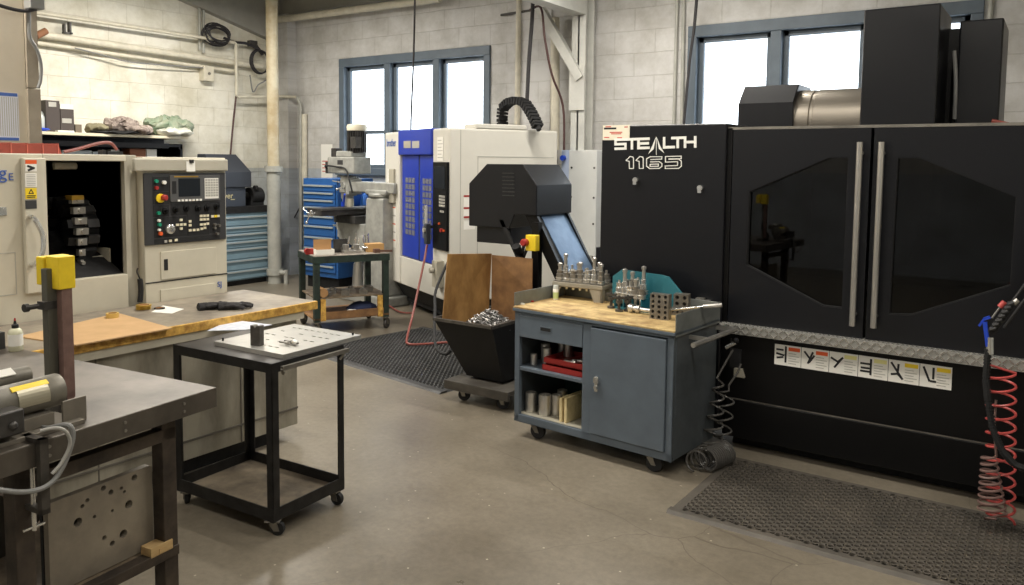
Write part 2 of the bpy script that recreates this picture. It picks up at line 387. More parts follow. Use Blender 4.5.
# windows measured on the back wall
w1a, w1b = at(340, 60, y=YB), at(491, 45, y=YB)
w2a, w2b = at(689, 26, y=YB), at(985, 0, y=YB)
TOPZ = (w1a.z+w1b.z+w2a.z)/3; SILL = at(375, 172, y=YB).z
WIN = [(w1a.x, w1b.x, [at(345,66,y=YB).x, at(388,60,y=YB).x, at(437,50,y=YB).x, at(488,50,y=YB).x]),
       (w2a.x, w2b.x, [at(694,60,y=YB).x, at(777,30,y=YB).x, at(872,20,y=YB).x, at(980,10,y=YB).x])]
holes = [[(a, SILL), (b, SILL), (b, TOPZ), (a, TOPZ)] for a, b, _ in WIN]
struct('wall_back', MB().holed([(XL, 0), (XR, 0), (XR, ZC), (XL, ZC)], holes, YB, YB+.25), WALL_B)
for i, (a, b, mu) in enumerate(WIN):
    fr = MB()
    fr.box(a, b, YB-.03, YB+.14, TOPZ-.12, TOPZ)
    fr.box(a-.06, b+.06, YB-.06, YB+.02, SILL-.05, SILL+.05)
    fr.box(a, a+.1, YB-.028, YB+.138, SILL+.05, TOPZ-.12); fr.box(b-.1, b, YB-.028, YB+.138, SILL+.05, TOPZ-.12)
    for x in mu[1:3]: fr.box(x-.055, x+.055, YB-.028, YB+.138, SILL+.05, TOPZ-.12)
    wf = struct('window_%d' % (i+1), fr, FRAMEB, bev=.006)
    xs = [a+.1, mu[1]-.055, mu[1]+.055, mu[2]-.055, mu[2]+.055, b-.1]
    for k in range(3):
        x0, x1 = xs[2*k], xs[2*k+1]; z0, z1 = SILL+.05, TOPZ-.12; zm = at(375, 132, y=YB).z
        sf = MB(); t = .055
        sf.box(x0, x0+t, YB+.05, YB+.1, z0, z1); sf.box(x1-t, x1, YB+.05, YB+.1, z0, z1); sf.box(x0, x1, YB+.05, YB+.1, z1-t, z1)
        sf.box(x0, x1, YB+.05, YB+.1, z0, z0+t)
        if i == 0: sf.box(x0, x1, YB+.05, YB+.1, zm-.025, zm+.025)
        s_ = sf.build('sash', FRAMEB, wf, bev=.003)
        MB().box(x0+.02, x1-.02, YB+.07, YB+.076, z0+.02, z1-.02).build('pane', GLASS, s_)

# sloping soffit above the left wall, beams and the corner pilasters
GREYB = mat('grey_painted_soffit', (150, 148, 140), .65, var=.08, scale=3)
struct('trim_1', MB().prism([(at(150,-12,x=XL).y, at(150,-12,x=XL).z), (at(200,10,x=XL).y, at(200,10,x=XL).z), (at(266,40,x=XL).y, at(266,40,x=XL).z), (YB, 3.35), (YB, ZC), (4.0, ZC)], XL, XL+.12, 'x'), GREYB)
b0, b1 = at(297, 20, y=YB-.1), at(414, 3, y=YB-.1)
struct('trim_2', MB().box(XL, -4.9, YB-.12, YB, b0.z+.1, b0.z+.34), GREYB)
pl, pr = at(281, 150, y=YB).x, at(297, 150, y=YB).x
struct('trim_3', MB().box(pl, pr, YB-.16, YB, 0, b0.z+.1), WALL_B)
# steel column with knee brace and roof beam between the two windows
cx0, cx1 = at(571, 100, y=YB-.3).x, at(584.5, 100, y=YB-.3).x
STW = mat('white_painted_steel', (196, 196, 190), .5, var=.08, scale=5)
c_ = MB(); c_.box(cx0, cx1, YB-.3, YB-.285, 0, ZC); c_.box(cx0, cx1, YB-.115, YB-.1, 0, ZC); c_.box((cx0+cx1)/2-.01, (cx0+cx1)/2+.01, YB-.3, YB-.1, 0, ZC)
struct('trim_4', c_, STW)
p0 = at(577, 78, y=YB-.4); p1 = at(541, 4, y=YB-.7)
struct('trim_5', MB().bar((p0.x, YB-.31, p0.z), (p0.x-.75, YB-.36, p0.z+1.15), .1, .1).box(cx0-.01, cx1+.01, YB-.33, YB-.3, p0.z-.35, p0.z+.15), STW)
struct('trim_6', MB().box(cx0, cx1, -1, YB-.3, at(580, 14, y=YB-.35).z, at(580, 14, y=YB-.35).z+.3), STW)
q0, q1 = at(524, 60, y=YB).x, at(556, 60, y=YB).x
struct('trim_7', MB().box(q0-.12, q1-.05, YB-.04, YB, 0, ZC), WALL_B)

# partition and column nearest at the far left
PARTX = at(25, 80, y=3.6)
kx = -7.6
ya, yb_, yc = at(-30, 80, x=kx).y, at(25.5, 80, x=kx).y, at(38, 80, x=kx).y
BEIGE = mat('beige_partition', (192, 182, 164), .7, var=.06, scale=2)
BEIGE2 = mat('taupe_column_paint', (150, 140, 124), .6, var=.12, scale=5)
struct('wall_partition', MB().box(kx-.1, kx, ya-2.5, yb_, 0, ZC), BEIGE)
struct('trim_8', MB().box(kx-.25, kx+.04, yb_+.0, yc, 0, at(30, 88, x=kx+.04).z-.005).box(kx-.24, kx+.03, yb_+.005, yc-.005, at(30, 88, x=kx+.04).z+.005, ZC), BEIGE2)

# ================================================================ LIGHT
wd = bpy.data.worlds.new('overcast_sky'); S.world = wd; wd.use_nodes = True
bg = wd.node_tree.nodes['Background']; bg.inputs[0].default_value = (.9, .96, 1, 1); bg.inputs[1].default_value = 4.2
FIXW = mat('fixture_white', (220, 220, 215), .5)
TUBE = mat('lit_tube', (255, 246, 230), .5, emit=6)
def fixture(x, y, alongx=True, power=60, label=''):
    L_ = 2.4; t = thing('fluorescent_fixture', label, 'ceiling light', (x, y, ZC-.42), 0 if alongx else 90, 'fluorescent fixtures hanging over the shop floor')
    MB().prism([(-.1, .0), (.1, .0), (.04, .07), (-.04, .07)], -L_/2, L_/2, 'x').build('reflector', FIXW, t)
    for s_ in (-1, 1):
        MB().cyl((-L_/2+.02, .045*s_, -.02), (L_/2-.02, .045*s_, -.02), .016, n=8).build('lamp_tube', TUBE, t)
        MB().cyl((s_*.9, 0, .07), (s_*.9, 0, .42), .006, n=6).build('hanging_rod', GCABLE, t)
    ld = bpy.data.lights.new('tube_light', 'AREA'); ld.shape = 'RECTANGLE'; ld.size = L_; ld.size_y = .18; ld.energy = power; ld.color = (1, .945, .86)
    lo = bpy.data.objects.new('tube_light', ld); COL.objects.link(lo); lo.parent = t; lo.location = (0, 0, -.05)
for (x, y, ax, pw) in [(-7.9, 5.2, 0, 150), (-7.4, 1.6, 0, 100), (-3.2, 6.3, 1, 75), (-3.6, 3.4, 1, 85), (-.4, 3.0, 1, 50), (-3.6, .2, 1, 40), (.8, 0, 1, 40), (-4.5, -2.6, 1, 35)]:
    fixture(x, y, bool(ax), pw, 'white fluorescent fixture hanging below the ceiling out of the photograph')
S.view_settings.view_transform = 'Standard'; S.view_settings.look = 'None'; S.view_settings.gamma = 1; S.view_settings.exposure = .35
S.view_settings.use_curve_mapping = False
# ================================================================ BLACK MACHINING CENTRE
MY = 4.75
def mx(px, py, y=MY): p = at(px, py, y=y); return p.x, p.z
mX0 = mx(722, 323)[0]; mSeam = (mx(873, 126)[0]+mx(864, 338)[0])/2
cabL = mx(602, 126, MY-.02)[0]; cabR = mx(727, 122.5, MY-.02)[0]
zCab = mx(660, 124.5, MY-.02)[1]; zDoor = mx(800, 127, MY)[1]
zT1 = mx(860, 340.5, MY-.05)[1]; zT0 = mx(860, 350.5, MY-.05)[1]; zS = mx(860, 421, MY)[1]
RXE = .36
vm = thing('machining_center', 'large black machining center with STEALTH 1165 lettering and two windowed doors along the right', 'machine', (mX0, MY, 0))
ox = mX0
def L2(px, py, dy=0):
    p = at(px, py, y=MY+dy); return p.x-ox, p.z
# hollow enclosure
e = MB(); w = RXE-ox
e.box(0, .04, .06, 1.9, .06, zDoor).box(w-.04, w, .06, 1.9, .06, zDoor).box(0, w, 1.86, 1.9, .06, zDoor).box(0, w, .06, 1.9, zDoor-.03, zDoor).box(.04, w-.04, .06, 1.86, .06, .7)
e.build('enclosure', BLK2, vm)
MB().box(.3, w-.3, .75, 1.2, .7, .95).box(.2, w-.2, .7, 1.25, .95, 1.02).build('machine_table', DSTEEL, vm)
sh = MB(); sh.box(.6, 1.0, 1.0, 1.5, 1.4, 1.9).cyl((.8, 1.15, 1.1), (.8, 1.15, 1.4), .07, .11); sh.build('spindle_head', CHARC, vm)
# left control cabinet
MB().box(cabL-ox, cabR-ox, -.02, .46, .1, zCab).build('side_cabinet', BLK, vm, bev=.008)
for px, py in ((636.5, 180), (701, 188)):
    u, z = L2(px, py, -.02); MB().cyl((u, -.02, z), (u, -.045, z), .018, n=12).box(u-.012, u+.012, -.05, -.03, z-.03, z+.0).build('cabinet_latch', CHROME, vm)
# STEALTH 1165 lettering, in its own grid measured on the panel
def q(px, py): return L2(595+px/9.31, 120+py/9.31, -.0205)
Z = lambda pts: [q(*p) for p in pts]
lt = []
def base(x, y, x0=190): return y-(x-x0)*.034
def P_(x, h): return (x, 268-(x-190)*.030-h)   # h above the baseline in zoom units
for x0, x1, segs in [
    (193, 285, [[(1,.0),(0,.0)],[(0,0),(1,0),(1,.5),(0,.5),(0,1),(1,1)]]), (300, 392, [[(0,1),(1,1)],[(.5,1),(.5,0)]]),
    (407, 500, [[(1,1),(0,1),(0,0),(1,0)],[(0,.5),(.92,.5)]]), (645, 735, [[(0,1),(0,0),(1,0)]]), (722, 822, [[(0,1),(1,1)],[(.5,1),(.5,0)]]),
    (840, 935, [[(0,1),(0,0)],[(1,1),(1,0)],[(0,.5),(1,.5)]])]:
    for sg in segs: lt.append([q(*P_(x0+(x1-x0)*u, 84*v)) for u, v in sg])
MB().strokes(lt, .0165, 'y', -.0205, .003).build('stealth_lettering', TEXT_W, vm)
ar = MB()
ar.prism([q(566, 165), q(560, 200), q(548, 270), q(497, 316), q(535, 240)], -.0235, -.0205, 'y')
ar.prism([q(578, 165), q(584, 200), q(596, 268), q(645, 308), q(606, 238)], -.0235, -.0205, 'y')
ar.prism([q(569, 158), q(575, 158), q(574, 325), q(570, 325)], -.0235, -.0205, 'y')
ar.build('arrow_emblem', TEXT_W, vm)
num = []
one = lambda x: [(x, 375), (x+35, 340), (x+62, 345), (x+68, 360), (x+68, 450), (x+30, 452), (x+28, 385), (x+2, 378)]
for x in (292, 384): num.append([q(a, b) for a, b in one(x)])
num.append([q(*p) for p in [(625, 342), (515, 342), (482, 362), (482, 430), (510, 452), (600, 450), (625, 432), (625, 405), (600, 388), (520, 390)]])
num.append([q(*p) for p in [(520, 368), (622, 364), (625, 342)]]); num.append([q(*p) for p in [(515, 412), (592, 410), (590, 430), (515, 432), (515, 412)]])
num.append([q(*p) for p in [(805, 336), (658, 340), (658, 392), (770, 388), (772, 402), (770, 424), (655, 428), (655, 452), (780, 450), (805, 430), (805, 382), (778, 364), (690, 366), (690, 362), (805, 360), (805, 336)]])
MB().strokes(num, .0052, 'y', -.0205, .003).build('model_number_lettering', TEXT_W, vm)
# licence card taped at the cabinet's top corner
a = q(74, 50); b = q(322, 186)
card = MB().box(a[0], b[0], -.0235, -.0205, b[1], a[1]).build('posted_card', mat('cream_card', (226, 220, 200), .7), vm)
pr = MB(); W_ = b[0]-a[0]; H_ = a[1]-b[1]
pr.strokes([[(a[0]+.08*W_, a[1]-.22*H_), (a[0]+.48*W_, a[1]-.22*H_)]], .012, 'y', -.0237, .0008); pr.build('card_heading', TEXT_K, card)
pr = MB()
for (u0, u1, v) in ((.12,.3,.1),(.28,.72,.48),(.34,.68,.58),(.08,.24,.82),(.56,.72,.84),(.82,.92,.14)): pr.strokes([[(a[0]+u0*W_, a[1]-v*H_), (a[0]+u1*W_, a[1]-v*H_)]], .006, 'y', -.0237, .0008)
pr.build('card_print', TEXT_R, card)
# doors
wl = [L2(*p) for p in [(748.8,191.5),(829,157.4),(848.6,157.4),(842,308.5),(823,306.4),(746,265)]]
wr = [L2(*p) for p in [(897.4,157.4),(919.6,157.4),(1017,196.7),(1011,285.6),(911,315.3),(888.8,314.6)]]
sx = mSeam-ox
for (x0, x1, hole, hx) in [(.035, sx-.008, wl, 0), (sx+.008, w-.02, wr, 1)]:
    d = MB().holed([(x0, zT1-.005), (x1, zT1-.005), (x1, zDoor-.012), (x0, zDoor-.012)], [hole], 0, .045).build('door', BLK, vm)
    cx = sum(p[0] for p in hole)/len(hole); cz = sum(p[1] for p in hole)/len(hole)
    MB().prism([(cx+(p[0]-cx)*1.02, cz+(p[1]-cz)*1.02) for p in hole], .03, .036).build('window_pane', DGLASS, d)
    rm = MB(); rm.holed([(cx+(p[0]-cx)*1.0, cz+(p[1]-cz)*1.0) for p in hole], [[(cx+(p[0]-cx)*.985, cz+(p[1]-cz)*.985) for p in hole]], .004, .03); rm.build('window_trim', BLKM, d)
    if hx == 0: t1, t0 = L2(860, 142, -.06), L2(852, 326, -.06)
    else: t1, t0 = L2(881.8, 142, -.06), L2(873, 328, -.06)
    xx = (t0[0]+t1[0])/2; hb = MB()
    hb.cyl((xx, -.06, t0[1]), (xx, -.06, t1[1]), .0165, n=14)
    for zz in (t0[1]+.06, t1[1]-.06): hb.cyl((xx, -.06, zz), (xx, .0, zz), .012, n=10)
    hb.build('handle', STEEL, d)
MB().box(.0, w, -.0, .05, zDoor-.01, zDoor+.006).build('top_rail', DSTEEL, vm)
MB().box(0, .03, 0, .06, zT1, zDoor).build('door_post', BLK2, vm)
# tread-plate step with raised lozenges
MB().box(.0, w, -.055, .06, zT0, zT1).build('tread_plate', mat('tread_base', (178, 177, 173), .4, .6, var=.1), vm); tp = MB()
n = 0; x = .012
while x < w-.02:
    for r_ in range(2):
        zz = zT0+.016+r_*.028; s_ = 1 if (n+r_) % 2 else -1
        tp.obox((x, -.0575, zz), .028, .006, .007, ry=s_*.8)
    x += .028; n += 1
x = .012
while x < w-.02:
    for r_ in range(4): tp.obox((x, -.04+r_*.02, zT1), .02, .005, .005, rz=.8 if (int(x*50)+r_) % 2 else -.8)
    x += .024
tag(tp.build('tread_lozenges', TREAD, vm), kind='stuff')
# lower panels
lp = MB(); lp.box(.0, w, 0, .06, zS+.004, zT0-.0); lp.build('upper_skirt', BLK2, vm, bev=.004)
MB().box(.04, w, -.004, .06, .075, zS-.004).build('lower_skirt', BLK2, vm, bev=.006)
MB().box(.02, w, .002, .05, zS-.004, zS+.003).build('skirt_seam', DSTEEL, vm)
MB().box(.05, w-.05, .12, 1.8, 0, .08).build('base', BLKM, vm)
# recess by the left end of the skirt
a = L2(735, 358); MB().box(a[0]-.03, a[0]+.04, -.006, .0, a[1]-.06, a[1]+.06).build('drain_recess', BLKM, vm)
a = L2(741, 373); MB().prism([(a[0]-.035, a[1]-.02), (a[0]+.03, a[1]-.02), (a[0]+.012, a[1]+.03), (a[0]-.035, a[1]+.03)], -.03, -.004).build('drain_flap', LGREY, vm)
# six hazard labels in a strip, each with its own pictogram and heading colour
c0, c1, c2, c3 = L2(775, 344.5), L2(953, 366.8), L2(952, 390), L2(775, 364.5)
lx0, lx1 = c0[0], (c1[0]+c2[0])/2; lz1 = (c0[1]+c1[1])/2; lz0 = (c2[1]+c3[1])/2
lw = (lx1-lx0)/6
heads = [ORANGE, ORANGE, mat('pale_yellow_label', (226, 220, 150), .6), mat('pale_yellow_label', (226, 220, 150)), YEL, YELP]
pics = [[[(.1,.75),(.3,.75)],[(.1,.55),(.34,.5)],[(.12,.35),(.3,.4)],[(.42,.9),(.42,.2)]], [[(.12,.8),(.35,.45)],[(.4,.8),(.25,.3)],[(.45,.65),(.3,.35)]],
        [[(.08,.7),(.3,.55),(.45,.75)],[(.45,.75),(.2,.3)]], [[(.1,.65),(.4,.65)],[(.12,.45),(.4,.45)],[(.1,.3),(.35,.3)],[(.42,.85),(.42,.2)]],
        [[(.1,.85),(.45,.2)],[(.32,.8),(.3,.4),(.12,.35)],[(.3,.4),(.45,.2)]], [[(.12,.85),(.3,.3)],[(.42,.85),(.42,.42)],[(.36,.28),(.48,.28)]]]
for i in range(6):
    x0 = lx0+i*lw; x1 = x0+lw-.003; g = lz1-lz0
    lb = MB().box(x0, x1, -.0025, 0, lz0, lz1).build('warning_label', PAPER, vm)
    MB().box(x0+lw*.52, x1-lw*.04, -.0035, -.0025, lz1-g*.26, lz1-g*.08).build('label_heading', heads[i], lb)
    MB().strokes([[(x0+lw*u, lz0+g*v) for u, v in sg] for sg in pics[i]], .011, 'y', -.0025, .001).build('label_pictogram', TEXT_K, lb)
    MB().strokes([[(x0+lw*.54, lz0+g*v), (x0+lw*(.9 if k % 2 else .8), lz0+g*v)] for k, v in enumerate((.62,.5,.38,.26,.14))], .0035, 'y', -.0025, .001).build('label_print', LGREYT, lb)
# on the roof: drum, drum head, tall column covers
RY = 5.45
def rr(px, py, y=RY): p = at(px, py, y=y); return p.x-ox, p.z
dz1 = rr(815, 87)[1]; dz0 = dz1-.42; dr = .215; dx0 = rr(788, 100)[0]; dx1 = rr(864, 100)[0]+.05; yl = RY-MY
dm = MB(); prof = [(dr*.93, dx0-.1), (dr*.97, dx0-.06), (dr, dx0), (dr, dx0+.13), (dr*.965, dx0+.135), (dr*.965, dx0+.155), (dr, dx0+.16), (dr, dx1)]
dm.lathe(prof, (0, yl+dr, dz1-dr), 40, 'x'); dm.build('motor_drum', DRUM, vm)
hx0 = rr(739, 104)[0]; hx1 = rr(795, 84)[0]; hz = rr(770, 84)[1]
hd = MB(); hd.prism([(yl-.02, zDoor), (yl-.02, rr(739, 104)[1]), (yl+.1, hz), (yl+.4, hz), (yl+.5, rr(739,104)[1]), (yl+.5, zDoor)], hx0, hx1, 'x'); hd.build('drum_hood', BLK, vm, bev=.006)
tb = MB(); x0 = rr(864, 60)[0]; x1 = rr(939.5, 60)[0]; z1 = rr(905, 8)[1]
tb.box(x0, x1, yl-.06, yl+.5, zDoor, z1).build('column_cover', BLK, vm, bev=.008)
sb = MB()
for k in range(4): sb.box(x0+(x1-x0)*(.1+.25*k), x0+(x1-x0)*(.1+.25*k)+.02, yl-.066, yl-.06, z1-.02, z1-.008)
y2 = yl+.25
u0, u1 = at(958, 60, y=RY+.25).x-ox, at(1002, 60, y=RY+.25).x-ox; z2 = at(985, 19, y=RY+.25).z
MB().box(u0, u1, y2, y2+.5, zDoor, z2).build('rear_cover', BLK, vm, bev=.01)
pp = MB(); pp.box(x1, u0+.05, y2+.16, y2+.2, zDoor, z2-.02); 
pp.cyl((x1+.06, y2+.05, zDoor), (x1+.06, y2+.05, zDoor+.45), .025, n=10)
pp.build('cable_duct', BLK2, vm)
MB().tube([(x1+.07, y2+.0, zDoor+.08), (x1+.07, y2-.03, zDoor+.3), (x1+.05, y2, zDoor+.5)], .012, sub=4).build('pale_hose', GCABLE, vm)
p = at(1012, 118, y=RY); MB().tube([(p.x-ox-.1, RY-MY, zDoor+.05), (p.x-ox+.02, RY-MY, zDoor+.02), (p.x-ox+.2, RY-MY, zDoor-.0)], .012, n=8).build('copper_pipe', REDC, vm)
# control pendant bracket at the right edge carrying hoses
pn = MB(); 
cp = at(1019, 320, y=MY-.32); 
pn.bar((cp.x-ox+.04, -.34, cp.z+.22), (cp.x-ox-.09, -.30, cp.z-.03), .012); pn.bar((cp.x-ox+.06, -.34, cp.z+.18), (cp.x-ox-.06, -.30, cp.z-.05), .012)
pn.box(cp.x-ox+.02, cp.x-ox+.30, -.36, -.10, cp.z+.05, cp.z+.42).box(cp.x-ox+.2, cp.x-ox+.26, -.25, .0, cp.z+.1, cp.z+.3)
pn.build('pendant_arm', CHARC, vm, bev=.004)

# rubber mats with modelled holes, floored in rubber to keep them dark
def holemat(name, label, x0, x1, y0, y1, px_, py_, rad, mt, bordr, th=.014, sq=False, rot=0, loc=None):
    mb = MB(); nx = int((x1-x0-2*bordr)/px_); ny = int((y1-y0-2*bordr)/py_); bx = (x1-x0-nx*px_)/2; by = (y1-y0-ny*py_)/2
    X = x1-x0; Y = y1-y0
    # bevelled border
    mb.hexa([(0,0,0),(X,0,0),(X,by,0),(0,by,0)], [(.0,.02,th),(X,.02,th),(X-bx*0,by,th),(0,by,th)])
    mb.hexa([(0,Y-by,0),(X,Y-by,0),(X,Y,0),(0,Y,0)], [(0,Y-by,th),(X,Y-by,th),(X,Y-.02,th),(0,Y-.02,th)])
    mb.hexa([(0,by,0),(bx,by,0),(bx,Y-by,0),(0,Y-by,0)], [(.02,by,th),(bx,by,th),(bx,Y-by,th),(.02,Y-by,th)])
    mb.hexa([(X-bx,by,0),(X,by,0),(X,Y-by,0),(X-bx,Y-by,0)], [(X-bx,by,th),(X-.02,by,th),(X-.02,Y-by,th),(X-bx,Y-by,th)])
    n = 8
    for j in range(ny):
        for i in range(nx):
            cx = bx+(i+.5)*px_; cy = by+(j+.5)*py_
            sh_ = (py_*.24 if i % 2 else -py_*.24) if not sq else 0
            out = []; inn = []; inb = []
            for k in range(n):
                t = 2*pi*(k+.5)/n; c, s_ = cos(t), sin(t); m_ = max(abs(c), abs(s_))
                out.append((cx+c/m_*px_/2, cy+s_/m_*py_/2+sh_, th))
                if sq: inn.append((cx+c/m_*rad, cy+s_/m_*rad, th)); inb.append((cx+c/m_*rad*.95, cy+s_/m_*rad*.95, .001))
                else: inn.append((cx+c*rad, cy+sh_*.99+s_*rad*.92, th)); inb.append((cx+c*rad*.92, cy+sh_*.99+s_*rad*.85, .001))
            fs = []
            for k in range(n):
                k2 = (k+1) % n; fs.append((k, k2, n+k2, n+k)); fs.append((n+k, n+k2, 2*n+k2, 2*n+k))
            fs.append(tuple(range(2*n, 3*n))); mb.add(out+inn+inb, fs)
    o = mb.build(name, mt, None, loc=loc or (x0, y0, 0), rz=R_(rot))
    return tag(o, label, 'mat')
holemat('rubber_mat', 'perforated rubber mat on the concrete in front of the black machining center', -1.56, .34, 3.65, 4.60, .033, .046, .0135, MATR, .055)
holemat('rubber_mat', 'dark grid rubber mat under the white and blue machine beside the chip hopper', 0, 1.95, 0, 1.5, .044, .05, .015, MATD, .05, sq=True, rot=-9, loc=(-5.72, 4.86, 0))
# ================================================================ BLUE-GREY TOOL CART
CF = Frame((-2.82, 4.135, 0), -4.5); 
cw, cdp, ct = 1.115, .55, .845
cart = thing('tool_cart', 'blue-grey steel cart with open shelves, one door and a wood top before the black machine', 'cart', tuple(CF.loc), -4.5)
zb = .105
# carcass panels
mL = CF.on(582, 380, y=0).x; mR = CF.on(590.5, 380, y=0).x; dR = CF.on(666, 400, y=0).x
MB().box(0, .035, 0, .03, zb, ct-.03).box(mL, mR, 0, .03, zb, ct-.03).box(dR, cw, 0, .03, zb, ct-.03).box(0, cw, 0, .03, ct-.05, ct-.03).box(0, cw, 0, .03, zb, zb+.045).build('face_frame', CARTG, cart, bev=.003)
SIDEM = mat('cart_side_enamel', (84, 90, 94), .38, .2, var=.14, scale=5)
for xx in (0, cw-.012): MB().box(xx, xx+.012, .01, cdp, zb, ct-.03).build('side_panel', SIDEM, cart)
MB().box(0, cw, cdp-.012, cdp, zb, ct-.03).box(mL+.01, mL+.025, .02, cdp, zb, ct-.05).build('inner_panel', GREENI, cart)
MB().box(.012, mL+.01, .02, cdp-.02, zb+.035, zb+.045).build('bottom_shelf', LGREY, cart)
zsh = CF.on(560, 379, y=0).z
MB().box(.012, mL+.01, .005, cdp-.02, zsh, zsh+.022).build('middle_shelf', CARTG, cart, bev=.003)
dr_ = MB().box(.037, mL-.002, -.004, .03, ct-.19, ct-.052).build('drawer', CARTG, cart, bev=.003)
MB().box(.037, mL-.002, .03, cdp-.05, ct-.195, ct-.18).build('drawer_floor', CARTG, cart)
MB().box(.2, .29, -.007, -.003, ct-.135, ct-.1).build('drawer_pull_rim', CARTG, dr_); MB().box(.206, .284, -.008, -.006, ct-.128, ct-.107).build('drawer_pull', BLKM, dr_)
dd = MB().box(mR+.004, dR-.003, -.012, .02, zb+.048, ct-.058).build('door', CARTG, cart, bev=.004)
hz = CF.on(601, 385, y=-.015).z
hx_ = CF.on(596, 385, y=-.015).x-.01; hm = MB(); hm.box(hx_, hx_+.022, -.02, -.012, hz-.045, hz+.045).box(hx_+.002, hx_+.034, -.035, -.018, hz+.01, hz+.04).cyl((hx_+.012, -.012, hz-.02), (hx_+.012, -.03, hz-.02), .011); hm.build('door_latch', CHROME, dd)
MB().box(-.012, cw+.012, -.015, cdp+.01, ct-.03, ct-.012).build('top_tray', CARTG, cart, bev=.002)
MB().box(-.008, cw+.008, -.012, cdp, ct-.012, ct).build('wood_top', WOODTOP, cart, bev=.003)
g = MB(); g.box(-.012, -.006, 0, cdp, ct-.02, ct+.085).box(cw+.006, cw+.012, 0, cdp+.01, ct-.04, ct+.088).box(-.012, cw+.012, cdp+.0, cdp+.006, ct-.02, ct+.085)
g.build('top_guard', CARTGL, cart, bev=.002)
hb = MB(); hy0, hy1 = .0, .56; hzz = ct-.065
hb.cyl((cw+.115, hy0, hzz), (cw+.115, hy1, hzz), .0145, n=14); hb.box(cw, cw+.115, hy1-.03, hy1, hzz-.012, hzz+.012); hb.box(cw, cw+.115, hy0+.18, hy0+.2, hzz-.012, hzz+.01); hb.build('push_handle', STEEL, cart)
def caster(par, x, y, ztop, r=.055, rz=0, name='caster', t=.03, wm=None):
    c = MB(); M_ = Matrix.Translation((x, y, 0)) @ Matrix.Rotation(rz, 4, 'Z')
    off = r*.5
    cc = c.box(-.035, .035, -.035, .035, ztop-.006, ztop).cyl((0,0,ztop-.02), (0,0,ztop-.005), .022, n=12)
    for s_ in (-1, 1): c.prism([(-.02, ztop-.02), (.02, ztop-.02), (off+.012, r-.01), (off-.014, r-.01)], s_*(t/2+.004)-.002, s_*(t/2+.004)+.002)
    c.v = [tuple(M_ @ Vector(v)) for v in c.v]; o = c.build(name, DSTEEL, par)
    wl_ = MB().lathe([(r*.93, -t/2), (r, -t/2+.005), (r, t/2-.005), (r*.93, t/2)], (off, 0, r), 20, 'y'); wl_.v = [tuple(M_ @ Vector(v)) for v in wl_.v]
    wo = wl_.build('wheel', wm or RUB, o)
    return o
for x, y, r_ in [(.12, .06, 0.2), (cw-.16, .06, .2), (.12, cdp-.08, .1), (cw-.16, cdp-.08, .2)]: caster(cart, x, y, zb, .05, r_)

def onc(px, py, z): p = CF.on(px, py, z=z); return p
def put(o, p, rz=0):  # place a thing by its cart-local point
    o.location = CF.M @ Vector(p); o.rotation_euler.z = CF.rot+rz; return o
# metal cups on the shelves
def cup(r, h, label, par_pt, g='polished metal cups in the cart'):
    o = MB().lathe([(r*.96, 0), (r, .006), (r, h-.004), (r*.97, h), (r*.9, h), (r*.9, h-.03)], (0,0,0), 24).build('metal_cup', STEEL); tag(o, label, 'metal cup', g); put(o, par_pt); return o
z0 = zb+.046
for i, (px, py, r, h, dz) in enumerate([(531, 414, .036, .125, 0), (545, 420, .040, .13, 0), (557, 417, .036, .13, .05)]):
    p = CF.on(px, py-20, y=.10+dz); cup(r, h, ['left of the three front metal cups on the bottom shelf of the cart', 'widest metal cup at the front of the cart bottom shelf', 'metal cup on the cart bottom shelf next to the pale boards'][i], (p.x, .1+dz, z0))
cup(.034, .13, 'metal cup standing behind the others on the cart bottom shelf', (.19, .26, z0))
z1 = zsh+.023
for i, (x, y, r, h) in enumerate([(.075, .10, .022, .07), (.10, .19, .03, .125), (.165, .12, .027, .12), (.155, .30, .03, .15), (.225, .27, .032, .145)]):
    cup(r, h, ['short small metal sleeve at the left front of the cart middle shelf', 'metal cup second row left on the cart middle shelf', 'metal cup in front, left of the red trays on the middle shelf', 'tall metal cup at the back of the middle shelf of the cart', 'tall metal cup at the back beside the red trays'][i], (x, y, z1), 'metal cups on the cart middle shelf')
# red trays
for i, (zz, dy, sx) in enumerate([(0, 0, .22), (.042, .015, .22)]):
    t = MB(); x0 = CF.on(543, 375, y=.05).x; x1 = mL-.004
    t.box(x0, x1, .04+dy, .30+dy, zz+z1+.001, zz+z1+.006).box(x0, x0+.006, .04+dy, .3+dy, zz+z1, zz+z1+.034).box(x1-.006, x1, .04+dy, .3+dy, zz+z1, zz+z1+.034).box(x0, x1, .04+dy, .046+dy, zz+z1, zz+z1+.034).box(x0, x1, .294+dy, .3+dy, zz+z1, zz+z1+.034)
    o = t.build('red_tray', RED); put(o, (0, 0, 0)); tag(o, ['lower red tray on the middle shelf of the blue-grey cart', 'upper red tray stacked on another inside the cart'][i], 'tray', 'red trays in the cart')
for i in range(5):
    o = MB().cyl((0, 0, 0), (.07, .01, .0), .011, .014, n=10).cyl((.07, .01, 0), (.085, .012, 0), .018, n=10).build('collet', STEEL); tag(o, 'steel collet lying in the red trays of the cart', 'collet', 'collets lying in the red trays')
    put(o, (.32+.03*i, .09+.045*i, z1+.064), rz=.3*i)
rg = rough(MB().ball((0, 0, .03), .05, 1.2, 1, .7, 14), .02, 14, 3).build('navy_rag', NAVY); tag(rg, 'dark navy rag lying on the red trays in the cart', 'rag'); put(rg, (.43, .24, z1+.07))
sl = MB().cyl((0,0,0), (0,0,.05), .02, n=12).cyl((0,0,.05), (.012,0,.075), .012, n=10).cyl((-.03,0,.03), (.03,0,.035), .009, n=8)
o = sl.build('tool_holder', CHROME); tag(o, 'shiny holder standing on the navy rag in the cart', 'tool holder'); put(o, (.47, .17, z1+.08))
